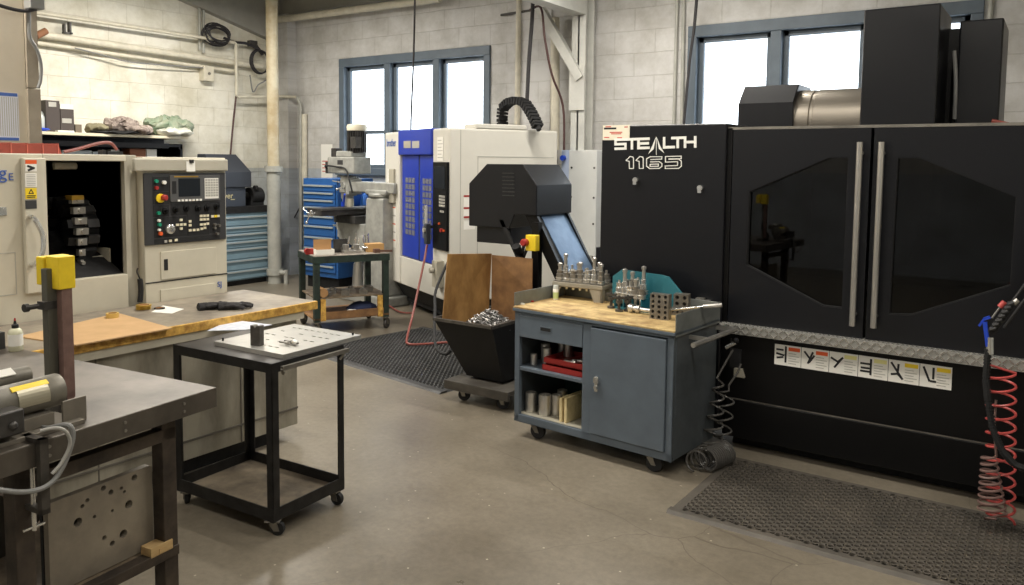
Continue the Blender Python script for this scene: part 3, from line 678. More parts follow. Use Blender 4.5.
# pale boards on the bottom shelf
for i, (x, lab) in enumerate([(CF.on(557.5, 410, y=.03).x, 'left of two pale boards standing on the cart bottom shelf'), (CF.on(557.5, 410, y=.03).x+.036, 'right of two pale boards standing on the cart bottom shelf')]):
    o = MB().box(0, .018, 0, .22, 0, .15+.004*i).build('board', mat('pale_board', (226, 208, 160), .6, rgb2=(206, 186, 138), scale=30)); tag(o, lab, 'board', 'pale boards in the cart'); put(o, (x, .05, z0), rz=-.02)

# stone-grey tool holder rack and its holders
rk = thing('tool_rack', 'grey cast rack with arched legs holding tool holders on the cart', 'rack'); 
a = CF.on(552, 297, z=ct); rkx0 = CF.on(552, 296, y=.38).x; b_ = CF.on(602, 304, z=ct)
RX0, RY0, RL, RD, RH = .115, .24, .40, .17, .115
RXv = CF.on(552.6, 297.9, z=ct); RYv = CF.on(602, 303.4, z=ct); 
rl = (RYv-RXv); RL = rl.length; rang = math.atan2(rl.y, rl.x)
put(rk, (RXv.x, RXv.y, ct), rang)
rb = MB(); th = .032
arch = lambda x0, x1, n: [(x0, 0), (x0+.005, RH-th-.03), (x0+.02, RH-th), (x1-.02, RH-th), (x1-.005, RH-th-.03), (x1, 0)]
rb.prism([(0, 0), (.035, 0)]+arch(.04, RL-.075, 0)[1:-1]+[(RL-.06, 0), (RL, 0), (RL+.0, RH), (0, RH)], 0, .015)
rb.prism([(0, 0), (.035, 0)]+arch(.04, RL-.075, 0)[1:-1]+[(RL-.06, 0), (RL, 0), (RL+.0, RH), (0, RH)], RD-.015, RD)
rb.prism([(0,0),(.03,0),(.045,RH-th),(RD-.045,RH-th),(RD-.03,0),(RD,0),(RD,RH),(0,RH)], RL-.015, RL, 'x'); rb.prism([(0,0),(.03,0),(.045,RH-th),(RD-.045,RH-th),(RD-.03,0),(RD,0),(RD,RH),(0,RH)], 0, .015, 'x')
for k in (1, 2): rb.box(RL*k/3-.012, RL*k/3+.012, RD-.02, RD-.005, .0, RH-.01)
rb.build('rack_body', RACKG, rk); MB().box(-.004, RL+.004, -.004, RD+.004, RH-th, RH).build('rack_plate', RACKG, rk, bev=.006)
def holder(kind, par_loc, label, group='tool holders in the grey rack', rz=0):
    t = thing('tool_holder', label, 'tool holder', par_loc, rz, group)
    h = [.045, .06, .035, .07, .05][kind % 5]; r = [.025, .021, .028, .020, .026][kind % 5]
    MB().lathe([(.010, -.055), (.017, -.005), (.030, 0), (.030, .006), (.026, .009), (.026, .013), (.030, .016), (.030, .022), (r, .024)], (0,0,0), 20).build('taper_flange', STEEL, t)
    MB().lathe([(r, .024), (r, .024+h*.5), (r*.8, .024+h*.55), (r*.85, .024+h), (r*.6, .026+h)], (0,0,0), 18).build('collet_nut', CHROME if kind % 2 else DSTEEL, t)
    tl = [.05, .02, .03, .08, .012, .035][kind % 6]
    c = MB().cyl((0,0,.02+h), (0,0,.02+h+tl), .008 if kind % 3 else .012, n=10)
    if kind % 3 == 0: c.lathe([(.006, 0), (.016, .005), (.016, .02), (.006, .026)], (0,0,.02+h+tl-.02), 14)
    c.build('cutter', STEEL, t); return t
names = ['first', 'second', 'third', 'fourth', 'fifth', 'sixth', 'seventh']
for j, y in enumerate((.045, .125)):
    for i in range(7):
        p = CF.M @ Vector((RXv.x+cos(rang)*(.03+(RL-.06)*i/6)-sin(rang)*y, RXv.y+sin(rang)*(.03+(RL-.06)*i/6)+cos(rang)*y, ct+RH+.002))
        holder((i*2+j*3) % 7+(1 if i == 6 else 0), p, 'steel tool holder, %s from the left in the %s row of the grey rack' % (names[i], ['front', 'rear'][j]), rz=i*20)

# can with pale green label
cn = thing('spray_bottle', 'small white bottle with pale green label beside the grey tool rack', 'bottle'); q_ = CF.on(547.5, 298, z=ct); put(cn, (.05, q_.y-.01, ct))
MB().lathe([(.017, 0), (.0185, .004), (.0185, .07), (.012, .08)], (0,0,0), 18).build('body', PAPER, cn); MB().lathe([(.0189, .008), (.0189, .05)], (0,0,0), 18).build('label_band', GREENL, cn); MB().lathe([(.0175, .07), (.0175, .093), (.015, .097)], (0,0,0), 16).build('cap', BIN, cn)
o = MB().bar((-.03, 0, .006), (.03, .01, .006), .012, .01).build('red_marker', RED); tag(o, 'red and white marker lying at the left end of the cart top', 'marker'); q_ = CF.on(529, 302, z=ct); put(o, (q_.x, q_.y, ct))
o = MB().bar((-.02, 0, .005), (.02, .0, .005), .01, .009).build('pale_marker', PAPER); tag(o, 'small pale tag lying at the left edge of the cart top', 'marker'); q_ = CF.on(522, 304.5, z=ct); put(o, (q_.x, q_.y, ct))

# teal fixture stand behind, with holders in front
tf = thing('teal_stand', 'teal steel tool stand with a cut-corner back plate on the cart', 'tool stand')
A = CF.on(612, 302, y=cdp-.05); B = CF.on(683, 304, y=cdp-.05)
put(tf, (A.x, cdp-.05, ct)); tw = B.x-A.x; ztp = CF.on(645, 272, y=cdp-.05).z-ct
MB().prism([(0, 0), (tw, 0), (tw, ztp*.5), (tw-.10, ztp-.015), (tw*.72, ztp-.008), (.07, ztp), (0, ztp*.78)], 0, .01).build('back_plate', TEALP, tf, bev=.002)
MB().box(.10, tw-.06, -.15, 0, 0, .012).build('base_plate', TEALP, tf)
sd = MB()
for k in range(6): sd.box(.105+k*(tw-.19)/5, .111+k*(tw-.19)/5, -.145, -.03, .012, .075)
sd.build('divider', TEALP, tf)
for k in range(9):
    px_, y = .125+(k % 5)*.04+(.02 if k > 4 else 0), (cdp-.05-.12 if k < 5 else cdp-.05-.06)
    p = CF.M @ Vector((A.x+px_, y, ct+.078+(.02 if k > 4 else 0)))
    holder((k*2+1) % 7, p, 'steel tool holder standing in the teal stand, %s from the left %s' % (names[k % 5], 'in its front row' if k < 5 else 'in its rear row'), 'tool holders in the teal stand')
# a few loose holders left of the blocks
for k, (px, py) in enumerate([(611, 308), (619, 311.5), (627.5, 311)]):
    q_ = CF.on(px, py, z=ct); t = thing('fixture_clamp', ['dark round clamp at the left of the teal stand on the cart', 'dark cross-armed clamp in front of the teal stand', 'dark upright clamp just left of the steel dividers'][k], 'clamp', (0,0,0), 0, 'dark clamps on the cart'); put(t, (q_.x, q_.y, ct), k*.5)
    MB().lathe([(.024, 0), (.024, .012), (.01, .016), (.01, .05), (.02, .052), (.02, .07)], (0,0,0), 16).build('post', IRON, t); MB().bar((-.035, 0, .085), (.035, 0, .085), .016).cyl((0,0,.06), (0,0,.1), .007).build('cross_arm', MILLD, t)
# drilled blocks
def hblock(px, py, sx, sy, sz, nx, nz, label, rz, z=0, base=ct):
    q_ = CF.on(px, py, z=base)
    hs = [[(sx*(i+.5)/nx+sx*.26/nx*cos(2*pi*k/10), sz*(j+.5)/nz+sx*.26/nx*sin(2*pi*k/10)) for k in range(10)] for i in range(nx) for j in range(nz)]
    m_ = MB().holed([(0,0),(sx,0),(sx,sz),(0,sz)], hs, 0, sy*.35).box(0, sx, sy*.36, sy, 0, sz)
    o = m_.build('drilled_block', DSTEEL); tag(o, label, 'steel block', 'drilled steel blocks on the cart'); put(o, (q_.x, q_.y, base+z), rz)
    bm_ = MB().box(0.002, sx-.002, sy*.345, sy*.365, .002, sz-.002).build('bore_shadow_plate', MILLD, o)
    return o
hblock(649.5, 318.5, .115, .05, .15, 3, 5, 'tall drilled steel block standing at the front of the cart top', .12)
hblock(673, 314, .09, .07, .075, 2, 2, 'drilled steel block on the low bar, nearest the right guard of the cart', .25, .0475)
hblock(670, 315, .12, .07, .045, 4, 1, 'low drilled steel bar lying under the rear block', .2)
o = MB().box(0,.09,0,.06,0,.02).box(.01,.06,.01,.05,.02,.032).build('steel_plate', STEEL); tag(o, 'small stepped steel plate resting at the right rear of the cart top', 'steel plate'); q_ = CF.on(693, 311, z=ct); put(o, (q_.x, q_.y, ct+.05), .1)
o = MB().box(0,.1,0,.07,0,.05).build('steel_riser', DSTEEL); tag(o, 'plain steel riser under the stepped plate at the right rear', 'steel block'); put(o, (q_.x, q_.y, ct), .1)
wr = thing('torque_wrench', 'silver torque wrench laid across the right guard of the cart', 'wrench'); p0 = CF.on(668, 312, z=ct+.04); p1 = CF.on(705, 306, z=ct+.1)
put(wr, (0,0,0)); MB().cyl((p0.x, p0.y, ct+.05), (p1.x, p1.y, ct+.098), .006, n=12).build('shaft', CHROME, wr)
MB().cyl((p1.x-.01, p1.y, ct+.095), (p1.x+.09, p1.y+.03, ct+.112), .013, n=12).build('grip', STEEL, wr); MB().ball((p0.x, p0.y, ct+.05), .02, 1.3, 1, .6).build('ratchet_head', CHROME, wr)
kn = thing('edge_tool', 'knurled steel tool lying in front of the drilled block', 'tool'); p0 = CF.on(629, 312, z=ct); put(kn, (p0.x, p0.y, ct+.026), .0)
MB().lathe([(.014, 0), (.026, .004), (.026, .03), (.016, .034), (.016, .05), (.023, .054), (.023, .075), (.012, .08), (.012, .15)], (0,0,0), 18, 'x').build('body', STEEL, kn)
# ================================================================ CHIP CONVEYOR AND HOPPER
KY = 5.25
def kk(px, py, y=KY): p = at(px, py, y=y); return p.x, p.z
s3 = lambda x, y: kk(440+x/3.9, 150+y/3.9)
prof = [s3(*p) for p in [(113,145),(182,55),(325,55),(378,122),(380,257),(290,258),(270,303),(113,298)]]
# square the profile up
xs_ = [p[0] for p in prof]; zs_ = [p[1] for p in prof]
xa, xb = xs_[0], xs_[3]; zt = (zs_[1]+zs_[2])/2; zm_ = (zs_[0]+zs_[3])/2; zl = zs_[4]; zbm = (zs_[6]+zs_[7])/2
prof = [(xa, zm_), (xs_[1], zt), (xs_[2], zt), (xb, zm_), (xb, zl), (xs_[5], zl), (xs_[6], zbm), (xa, zbm)]
KD = at(572, 181, x=xb).y-KY
cv = thing('chip_conveyor', 'black chip conveyor with a boxy discharge head above the steel hopper', 'conveyor', (xb, KY, 0))
V = lambda pr_: [(x-xb, z) for x, z in pr_]
MB().prism(V(prof), 0, KD).build('discharge_head', BLK, cv, bev=.006)
lo = [s3(*p) for p in [(135,300),(268,303),(270,368),(136,362)]]
MB().box(lo[0][0]-xb, lo[1][0]-xb, .03, KD-.03, (lo[2][1]+lo[3][1])/2, zbm+.01).build('discharge_chute', BLK, cv, bev=.004)
vt = MB()
for k in range(7):
    u, z = s3(268, 88+k*14.5); vt.box(u-xb-.06, u-xb+.055, -.006, 0, z-.009, z-.002)
vt.build('louvre', CHARC, cv)
# incline running down to the black machine
tz = zl; ex = 1.45; slope_end_z = .12
inc = MB()
xi = xs_[5]-xb
for yy in (.02, KD-.05):
    inc.prism([(xi+.06, tz+.05), (-.04, tz+.05), (.70, .1), (xi+.82, .1)], yy, yy+.03)
inc.build('incline_side', BLK2, cv)
MB().prism([(xi+.08, tz+.03), (-.06, tz+.03), (.68, .15), (xi+.86, .15)], .05, KD-.05).build('incline_belt', BLKM, cv)
bs = MB().prism([(-.05, tz-.0), (-.038, tz+.0), (.725, .12), (.713, .12)], .12, KD-.01).build('blue_cover_sheet', BLUESHEET, cv)
MB().prism([(-.36, tz-.05), (-.32, tz-.05), (.36, .1), (.31, .1)], .0, .02).cyl((-.18, -.02, zl-.25), (-.18, .02, zl-.3), .035).build('chain_guard', BLKM, cv)
px0, pz = s3(378, 400)
MB().box(px0-xb-.03, px0-xb+.03, -.03, .03, .06, zl-.05).box(px0-xb-.2, px0-xb+.2, -.03, .03, .0, .06).box(px0-xb-.03, px0-xb+.03, -.03, KD, .0, .06).build('stand', BLK2, cv)
u, z = s3(372, 358); es = MB().box(u-xb-.035, u-xb+.06, -.09, -.03, z-.065, z+.06).build('yellow_switch_box', YELP, cv, bev=.006)
MB().cyl((u-xb-.03, -.09, z), (u-xb-.03, -.125, z), .03, n=18).cyl((u-xb-.03, -.125, z), (u-xb-.03, -.14, z), .03, .022, n=18).build('stop_button', RED, es)
mt_ = MB().cyl((.3, KD+.02, .98), (.3, KD+.25, .98), .07, n=18).box(.24, .36, KD+.0, KD+.1, .9, 1.06); mt_.build('drive_motor', BLKM, cv)
for k in range(3):
    MB().tube([(-.2+.03*k, .06+.02*k, zl-.25), (-.18, .05, zl-.5), (.0+.05*k, .0, zl-.68), (.3, .05, zl-.6)], .013, sub=5).build('cable', RUB, cv)

# hopper: axis-aligned tapered bin on a wheeled dolly
rz_ = .575
HF = at(491, 328, z=rz_); HL = at(434.5, 318.5, z=rz_)
hx1_, hy0_ = HF.x, HF.y; hx0_ = HL.x
hw = hx1_-hx0_; hd_ = .64
HO = Frame((hx0_, (HF.y+HL.y)/2, 0), 0)
hop = thing('chip_hopper', 'black tapered steel chip hopper standing on a low wheeled dolly', 'hopper', tuple(HO.loc))
dzt = .175
def cone(i):  # inner offset
    return ([(i, i), (hw-i, i), (hw-i, hd_-i), (i, hd_-i)], [(.27+i, .06+i), (hw+.06-i, .06+i), (hw+.06-i, hd_-.1-i), (.27+i, hd_-.1-i)])
hb_ = MB(); t_o, b_o = cone(0); t_i, b_i = cone(.008)
vs = [(x, y, rz_) for x, y in t_o]+[(x, y, dzt) for x, y in b_o]+[(x, y, rz_) for x, y in t_i]+[(x, y, dzt+.01) for x, y in b_i]
fs = []
for i in range(4):
    j = (i+1) % 4; fs += [(i, j, 4+j, 4+i), (8+j, 8+i, 12+i, 12+j), (i, 8+i, 8+j, j)]
fs += [(7, 6, 5, 4), (12, 13, 14, 15)]
hb_.add(vs, fs); hb_.build('bin', BLK2, hop)
rim = MB()
for (a, b) in (((0,0),(hw,0)), ((hw,0),(hw,hd_)), ((hw,hd_),(0,hd_)), ((0,hd_),(0,0))): rim.bar((*a, rz_), (*b, rz_), .02, .022)
rim.build('rim', IRON, hop)
dl = MB(); dl.box(.17, hw+.2, -.08, hd_, .125, .155).box(.17, hw+.2, -.08, -.05, .09, .125).box(.17, .2, -.08, hd_, .09, .125); dl.build('dolly', mat('scuffed_dark_deck', (74, 70, 64), .5, .2, var=.25), hop, bev=.003)
for x, y in ((.27, .0), (hw+.08, .0), (.27, hd_-.1), (hw+.08, hd_-.1)): caster(hop, x, y, .125, .045, .4)
MB().box(.3, hw+.03, .1, hd_-.13, .155, dzt+.002).build('saddle', BLKM, hop)
# boards standing inside
bt = at(492, 253.5, x=hx0_+.05, ).z
topz = at(492, 253.5, y=HO.loc.y+hd_-.03).z; topf = at(446.5, 254, y=HO.loc.y+.06).z
lx_ = HO.on(492, 270, y=hd_-.03).x
fx_ = HO.on(446.5, 262, y=.06).x; b1 = MB(); b1.hexa([(.035, .05, .50), (.049, .04, .50), (lx_, hd_-.08, .42), (lx_-.014, hd_-.08, .42)], [(fx_, .07, topf), (fx_+.014, .06, topf), (lx_, hd_-.035, topz), (lx_-.014, hd_-.035, topz)])
o = b1.build('plywood_board', PLY); o.location = HO.loc; tag(o, 'bright plywood board standing along the left side inside the chip hopper', 'board', 'plywood boards in the hopper')
rx_ = HO.on(533, 270, y=hd_-.03).x
b2 = MB().box(lx_+.004, rx_, hd_-.035, hd_-.04, .5, topz-.01); o = b2.build('plywood_board', PLY2); o.location = HO.loc; tag(o, 'darker plywood board standing across the back of the chip hopper', 'board', 'plywood boards in the hopper')
# chips
ch = MB(); rnd = random.Random(3)
for k in range(520):
    r = min(.2, abs(rnd.gauss(0, .11))); t = rnd.random()*2*pi; x = hw*.6+r*cos(t); y = hd_*.42+r*sin(t); z = .61-r*.55+rnd.random()*.02
    a = rnd.random()*6; l = .02+rnd.random()*.02
    ch.tube([(x, y, z), (x+l*cos(a), y+l*sin(a), z+.014), (x+l*1.3*cos(a+1), y+l*1.3*sin(a+1), z+.002)], .003, n=4)
ch.lathe([(.2, .46), (.2, .49), (.12, .54), (.02, .60)], (hw*.6, hd_*.42, 0), 14)
o = ch.build('metal_chips', mat('tangled_chips', (150, 148, 146), .3, .9)); o.location = HO.loc; tag(o, 'heap of tangled silver metal chips filling the hopper', 'metal chips', kind='stuff')

# ================================================================ WHITE AND BLUE MACHINE
BF = Frame((-5.14, 6.32, 0), -27)
bx0 = BF.on(385, 140, y=0).x; BH = BF.on(449, 127.5, y=0).z; bxe = BF.on(558, 132, x=0).y
bp_ = thing('milling_center', 'white machine with blue sliding doors and a control panel, left of the black conveyor', 'machine', tuple(BF.loc), -27)
bl = lambda px, py, y=0: (BF.on(px, py, y=y).x, BF.on(px, py, y=y).z)
u1 = bl(399.5, 200)[0]; u2 = bl(432.5, 200)[0]; zwb = (bl(434.5, 297)[1]+bl(398.8, 283.5)[1])/2; zbt = bl(415, 130)[1]
zdb = (bl(403, 257)[1]+bl(431, 266)[1])/2
zdt = bl(415, 155)[1]
MB().box(bx0, u1, 0, bxe, zwb, BH).build('left_panel', WHT, bp_, bev=.02)
MB().box(u1, u2, .02, bxe, zwb, zdb).build('lower_panel', WHT, bp_, bev=.006)
MB().box(u1, u2, .12, bxe, zdb, BH-.02).build('body', WHT, bp_)
MB().box(u2, 0, 0, bxe, zwb, BH).build('control_side_panel', WHT, bp_, bev=.02)
hd2 = MB().box(u1, u2, -.02, .5, zdt, BH+.01).build('blue_header', BLUE, bp_, bev=.015)
a0, a1 = bl(403, 144), bl(420, 144)
MB().box(bl(403.5,140,-.025)[0], bl(410.5,140,-.025)[0], -.024, -.02, bl(407,148,-.02)[1], bl(407,141,-.02)[1]).build('name_plate', LGREY, hd2)
MB().box(bl(412,140,-.025)[0], bl(419,140,-.025)[0], -.024, -.02, bl(415,148,-.02)[1], bl(415,141,-.02)[1]).build('name_plate', LGREYT, hd2)
um = bl(416.5, 200)[0]
for x0, x1 in ((u1+.01, um-.02), (um+.02, u2-.01)):
    d = MB().box(x0, x1, .03, .07, zdb+.01, zdt).build('sliding_door', BLUE, bp_, bev=.008)
    g = MB(); zg1 = bl(410, 177)[1]; zg0 = bl(410, 236)[1]; xa_ = x0+(x1-x0)*.2; xb_ = x0+(x1-x0)*.82
    for i in range(3):
        for j in range(9): g.box(xa_+(xb_-xa_)*(i+.08)/3, xa_+(xb_-xa_)*(i+.9)/3, .026, .03, zg0+(zg1-zg0)*(j+.1)/9, zg0+(zg1-zg0)*(j+.88)/9)
    g.build('window_grille', BLUED, d)
MB().box(um-.02, um+.02, .035, .06, zdb, zdt).build('door_gap', NAVY, bp_)
MB().bar((u2-.12, -.03, bl(427,232)[1]), (u2-.12, -.03, bl(427,205)[1]), .03).build('door_handle', CHROME, bp_)
# control panel
cz1 = bl(441, 162, -.02)[1]; cz0 = bl(441, 250, -.02)[1]; c0_ = bl(433.5, 200, -.02)[0]; c1_ = bl(447.5, 200, -.02)[0]
cpn = MB().box(c0_, c1_, -.03, 0, cz0, cz1).build('control_panel', BLK2, bp_, bev=.006)
H = cz1-cz0; w_ = c1_-c0_
MB().box(c0_+.1*w_, c1_-.12*w_, -.034, -.03, cz1-.30*H, cz1-.05*H).build('screen', mat('dark_screen', (34, 38, 42), .15), cpn)
kp = MB()
for i in range(5):
    for j in range(4): kp.box(c0_+w_*(.48+.085*i), c0_+w_*(.54+.085*i), -.034, -.03, cz1-H*(.40+.035*j), cz1-H*(.375+.035*j))
for i in range(3): kp.box(c0_+w_*(.55+.1*i), c0_+w_*(.62+.1*i), -.034, -.03, cz1-H*.57, cz1-H*.545)
kp.build('keypad', LGREYT, cpn)
MB().cyl((c0_+w_*.68, -.03, cz1-.77*H), (c0_+w_*.68, -.05, cz1-.77*H), .02, n=14).build('stop_button', RED, cpn)
MB().cyl((c0_+w_*.52, -.03, cz1-.70*H), (c0_+w_*.52, -.045, cz1-.70*H), .012, n=12).cyl((c0_+w_*.85, -.03, cz1-.77*H), (c0_+w_*.85, -.045, cz1-.77*H), .012, n=12).build('knob', ORANGE, cpn)
# papers, labels
def paper(par, fr, x0, x1, z0, z1, y, name='paper_notice', lines=6, m=PAPER):
    p = MB().box(x0, x1, y-.003, y, z0, z1).build(name, m, par); w_ = x1-x0; h_ = z1-z0
    MB().strokes([[(x0+w_*.12, z1-h_*(k+1)/(lines+1)), (x0+w_*(.88 if k % 2 else .7), z1-h_*(k+1)/(lines+1))] for k in range(lines)], h_*.03, 'y', y-.003, .001).build('print', LGREYT, p); return p
paper(bp_, BF, *[bl(388, 175)[0], bl(396.5, 175)[0]], bl(391, 190.5)[1], bl(391, 169)[1], -.001)
paper(bp_, BF, bl(437.5, 150)[0], bl(443.5, 150)[0], bl(440, 161)[1], bl(440, 137)[1], -.001)
for k, (py, m_) in enumerate([(209, ORANGE), (217, LGREYT), (225, ORANGE), (233, LGREYT), (241, ORANGE)]):
    x0_, z_ = bl(388.5, py); x1_ = bl(396, py)[0]
    l_ = MB().box(x0_, x1_, -.003, 0, z_-.06, z_+.04).build('warning_label', PAPER, bp_); MB().box(x0_+.01, x1_-.01, -.004, -.003, z_+.022, z_+.035).build('label_heading', m_, l_)
text('brother_lettering', 'brother', .13, TEXT_B, bp_, (bl(386.8, 147)[0]+.0, -.003, bl(387, 146.5)[1]), (pi/2, 0, 0), xs=.8)
zz = [200, 212, 221]
for k, py in enumerate(zz):
    p = BF.on(463.5, py, x=0); l_ = MB().box(0, .003, p.y, p.y+.13, p.z-.09, p.z+.05).build('warning_label', PAPER, bp_); MB().box(.003, .004, p.y, p.y+.13, p.z+.03, p.z+.05).build('label_heading', RED, l_)
# side seams
sy0 = BF.on(477.7, 156.4, x=0); MB().box(-.001, .003, sy0.y, bxe-.05, sy0.z-.006, sy0.z+.002).box(-.001, .003, sy0.y, sy0.y+.006, zwb+.2, sy0.z).box(-.001, .003, .12, .126, zwb, BH-.02).build('panel_seam', LGREYT, bp_)
# black base
MB().hexa([(bx0+.25, .15, .12), (-.12, .15, .12), (-.12, bxe-.2, .12), (bx0+.25, bxe-.2, .12)], [(bx0+.03, .03, zwb), (-.03, .03, zwb), (-.03, bxe-.05, zwb), (bx0+.03, bxe-.05, zwb)]).box(bx0+.3, -.14, .17, bxe-.2, .06, .14).build('base', BLKM, bp_)
for x, y in ((-.25, .3), (bx0+.4, .3), (-.25, bxe-.3), (bx0+.4, bxe-.3)): MB().lathe([(.08, 0), (.08, .015), (.03, .03), (.03, .12)], (x, y, 0), 14).build('levelling_foot', MILLD, bp_)
# switch box and bracket below control panel
a = bl(443, 272); MB().box(a[0]-.09, a[0]+.03, -.09, 0, a[1]-.16, a[1]+.12).cyl((a[0]-.03, -.1, a[1]+.02), (a[0]-.03, -.14, a[1]+.02), .03).build('junction_box', LGREY, bp_, bev=.006)
MB().box(-.3, 0, .3, .9, BH, BH+.05).build('roof_cover', WHT, bp_, bev=.01)
# cable chain arching above the roof
ct_ = thing('cable_chain', 'black ribbed cable chain arching above the white machine roof', 'cable chain', tuple(BF.loc), -27)
def chp(px, py, y): p = BF.on(px, py, y=y); return p
pts = [BF.on(px, py, y=.95) for px, py in [(503,129),(502,118),(503,108),(509,102),(517,100),(525,103),(531,112),(536,122),(539,130)]]
cc = MB().tube(pts, .03, n=6, sub=3); ln = MB()
L_ = []
for i in range(len(pts)-1):
    for k in range(3): L_.append(pts[i].lerp(pts[i+1], k/3))
for i in range(len(L_)-1):
    a, b = L_[i], L_[i+1]; d = (b-a); ln.bar(a+d*.12, a+d*.8, .075, .11, up=(0, 1, 0))
cc.build('hose_bundle', RUB, ct_); ln.build('chain_link', BLKM, ct_)
hb2 = MB().box(pts[0].x-.05, pts[0].x+.05, .88, 1.02, BH-.0, pts[0].z+.02).build('chain_foot', BLKM, ct_)
# pendant remote with cable looping down to the floor
pd = thing('hand_wheel_pendant', 'grey handheld pendant hanging at the blue doors on a long cord', 'pendant', tuple(BF.loc), -27)
a = BF.on(427.5, 232, y=-.07); MB().box(a.x-.035, a.x+.035, -.10, -.045, a.z-.13, a.z+.09).build('pendant_body', DPLASTIC, pd, bev=.01)
MB().cyl((a.x, -.1, a.z+.02), (a.x, -.12, a.z+.02), .025, n=14).build('dial', LGREY, pd); MB().box(a.x-.02, a.x+.02, -.05, .03, a.z+.04, a.z+.07).build('hook', BLKM, pd)
wpt = [at(427, 245, y=6.35), at(424, 262, y=6.25), at(418, 290, y=6.1), at(412, 318, y=5.9), at(407, 338, z=.06), at(409, 344, z=.035), at(425, 344, z=.035), at(444, 342.5, z=.035), at(452, 343, z=.035)]
cb_ = MB().tube(wpt, .012, sub=5).build('red_air_hose', REDH); tag(cb_, 'dull red hose dropping from the blue doors and lying across the dark mat', 'hose')
cb_ = MB().tube([at(448, 262, y=6.2), at(436, 290, y=6.0), at(435, 310, y=5.6), at(434.5, 335, y=5.3), at(437, 349, y=5.15), at(446, 354, y=5.1), at(451, 350, y=5.1)], .014, sub=5).build('black_hose', RUB); tag(cb_, 'black hose hanging in a loop between the white machine and hopper', 'hose')
cb_ = MB().tube([at(388, 305, z=.03), at(400, 312, z=.02), at(414, 313, z=.02)], .01, sub=4).build('thin_red_hose', REDH); tag(cb_, 'thin red hose on the floor left of the white machine foot', 'hose')

# pale electrical cabinet behind
EF = Frame((at(562, 149, y=7.75).x, 7.75, 0), -4)
e0 = EF.on(569, 150, y=0); e1 = EF.on(597, 150, y=0); ez0 = EF.on(585, 268, y=0).z
ec = thing('electrical_cabinet', 'tall pale electrical cabinet against the wall behind the black conveyor', 'cabinet', tuple(EF.loc), -4)
MB().box(e0.x, e1.x, 0, .25, ez0, e0.z).build('cabinet_door', CONC, ec, bev=.006)
MB().box(0-.02, e0.x-.008, 0.02, .25, ez0-.05, e0.z+.0).build('side_box', mat('pale_blue_cabinet', (182, 196, 222), .45), ec, bev=.006)
s_ = MB()
for zz in (.1, .38, .6, .85): s_.cyl((e1.x-.03, -.006, ez0+(e0.z-ez0)*zz), (e1.x-.03, .0, ez0+(e0.z-ez0)*zz), .012, n=10).cyl((e0.x+.04, -.006, ez0+(e0.z-ez0)*zz), (e0.x+.04, .0, ez0+(e0.z-ez0)*zz), .012, n=10)
s_.build('cover_screws', MILLD, ec)
MB().box(0, e1.x, .03, .24, 0, ez0).build('plinth', LGREY, ec)
a = EF.on(590, 258, y=0); MB().box(a.x-.03, a.x+.03, -.004, 0, a.z-.03, a.z+.03).build('rating_plate', LGREYT, ec)
a = EF.on(564, 158, y=0); MB().cyl((a.x, 0, a.z), (a.x, -.04, a.z), .03, n=14).build('rotary_switch', BLUEP, ec)
# ================================================================ LATHE
LX = -4.6
def ll(px, py, x=LX): p = at(px, py, x=x); return p.y, p.z
LF = (LX, 3.30, 0)
lt_ = thing('turning_center', 'cream lathe with its door slid open and a black control panel at the right', 'machine', LF)
Y0 = 3.30
yR = ll(226, 200)[0]-Y0; yP = ll(143.5, 200)[0]-Y0; yC = ll(127, 200)[0]-Y0; yD0 = ll(45, 220)[0]-Y0; yDl = ll(22, 220)[0]-Y0
zTop = ll(60, 154)[1]; zOp1 = ll(85, 161)[1]; zOp0 = ll(85, 279)[1]; zPt = ll(180, 173)[1]; zSeam = ll(190, 278)[1]
yL = -2.6
# body panels (local x negative = depth)
MB().box(-1.1, 0, yL, yD0, .05, zTop).build('left_casing', LCREAM, lt_, bev=.006)
MB().box(-1.1, -.01, yD0, yC, .05, zOp0).build('lower_casing', LCREAM, lt_, bev=.004)
MB().box(-1.1, -.0, yD0, yC, zOp1, zTop).build('header', LCREAM, lt_, bev=.004)
MB().box(-1.1, -.95, yD0, yC, zOp0, zOp1).box(-.95, -.06, yC-.0, yC+.01, zOp0, zOp1).build('back_guard', BLKM, lt_)
MB().box(-1.1, -.07, yC, yP, .05, zTop-.0).build('recessed_column', LGREY, lt_, bev=.004)
MB().box(-.07, -.02, yC, yC+.03, zOp0-.03, zOp1+.02).build('door_jamb', LGREY, lt_)
cab = MB().box(-1.1, 0, yP, yR, .05, zTop-.01).build('control_cabinet', LCREAM, lt_, bev=.005)
MB().box(0, .03, yP-.07, yR, zPt+.012, zTop-.02).build('cabinet_hood', LGREY, lt_, bev=.008)
MB().box(-.001, .003, yP, yR, zSeam-.004, zSeam+.003).build('cabinet_seam', BLKM, cab)
for (a, b) in (((160, 252), (216, 273)), ((160, 290), (215, 330))):
    u0, z1 = ll(a[0], a[1]); u1_, z0 = ll(b[0], b[1]); u0 -= Y0; u1_ -= Y0
    hd3 = MB().box(0, .008, u0, u1_, z0, z1).build('access_door', LCREAM, lt_, bev=.002)
    MB().box(.008, .011, u0+.02, u0+.045, (z0+z1)/2-.03, (z0+z1)/2+.04).build('door_latch', BLKM, hd3)
text('logo_lettering', 'SJ', .05, TEXT_B, lt_, (.003, ll(217, 280)[0]-Y0, ll(217, 287)[1]), (pi/2, 0, pi/2))
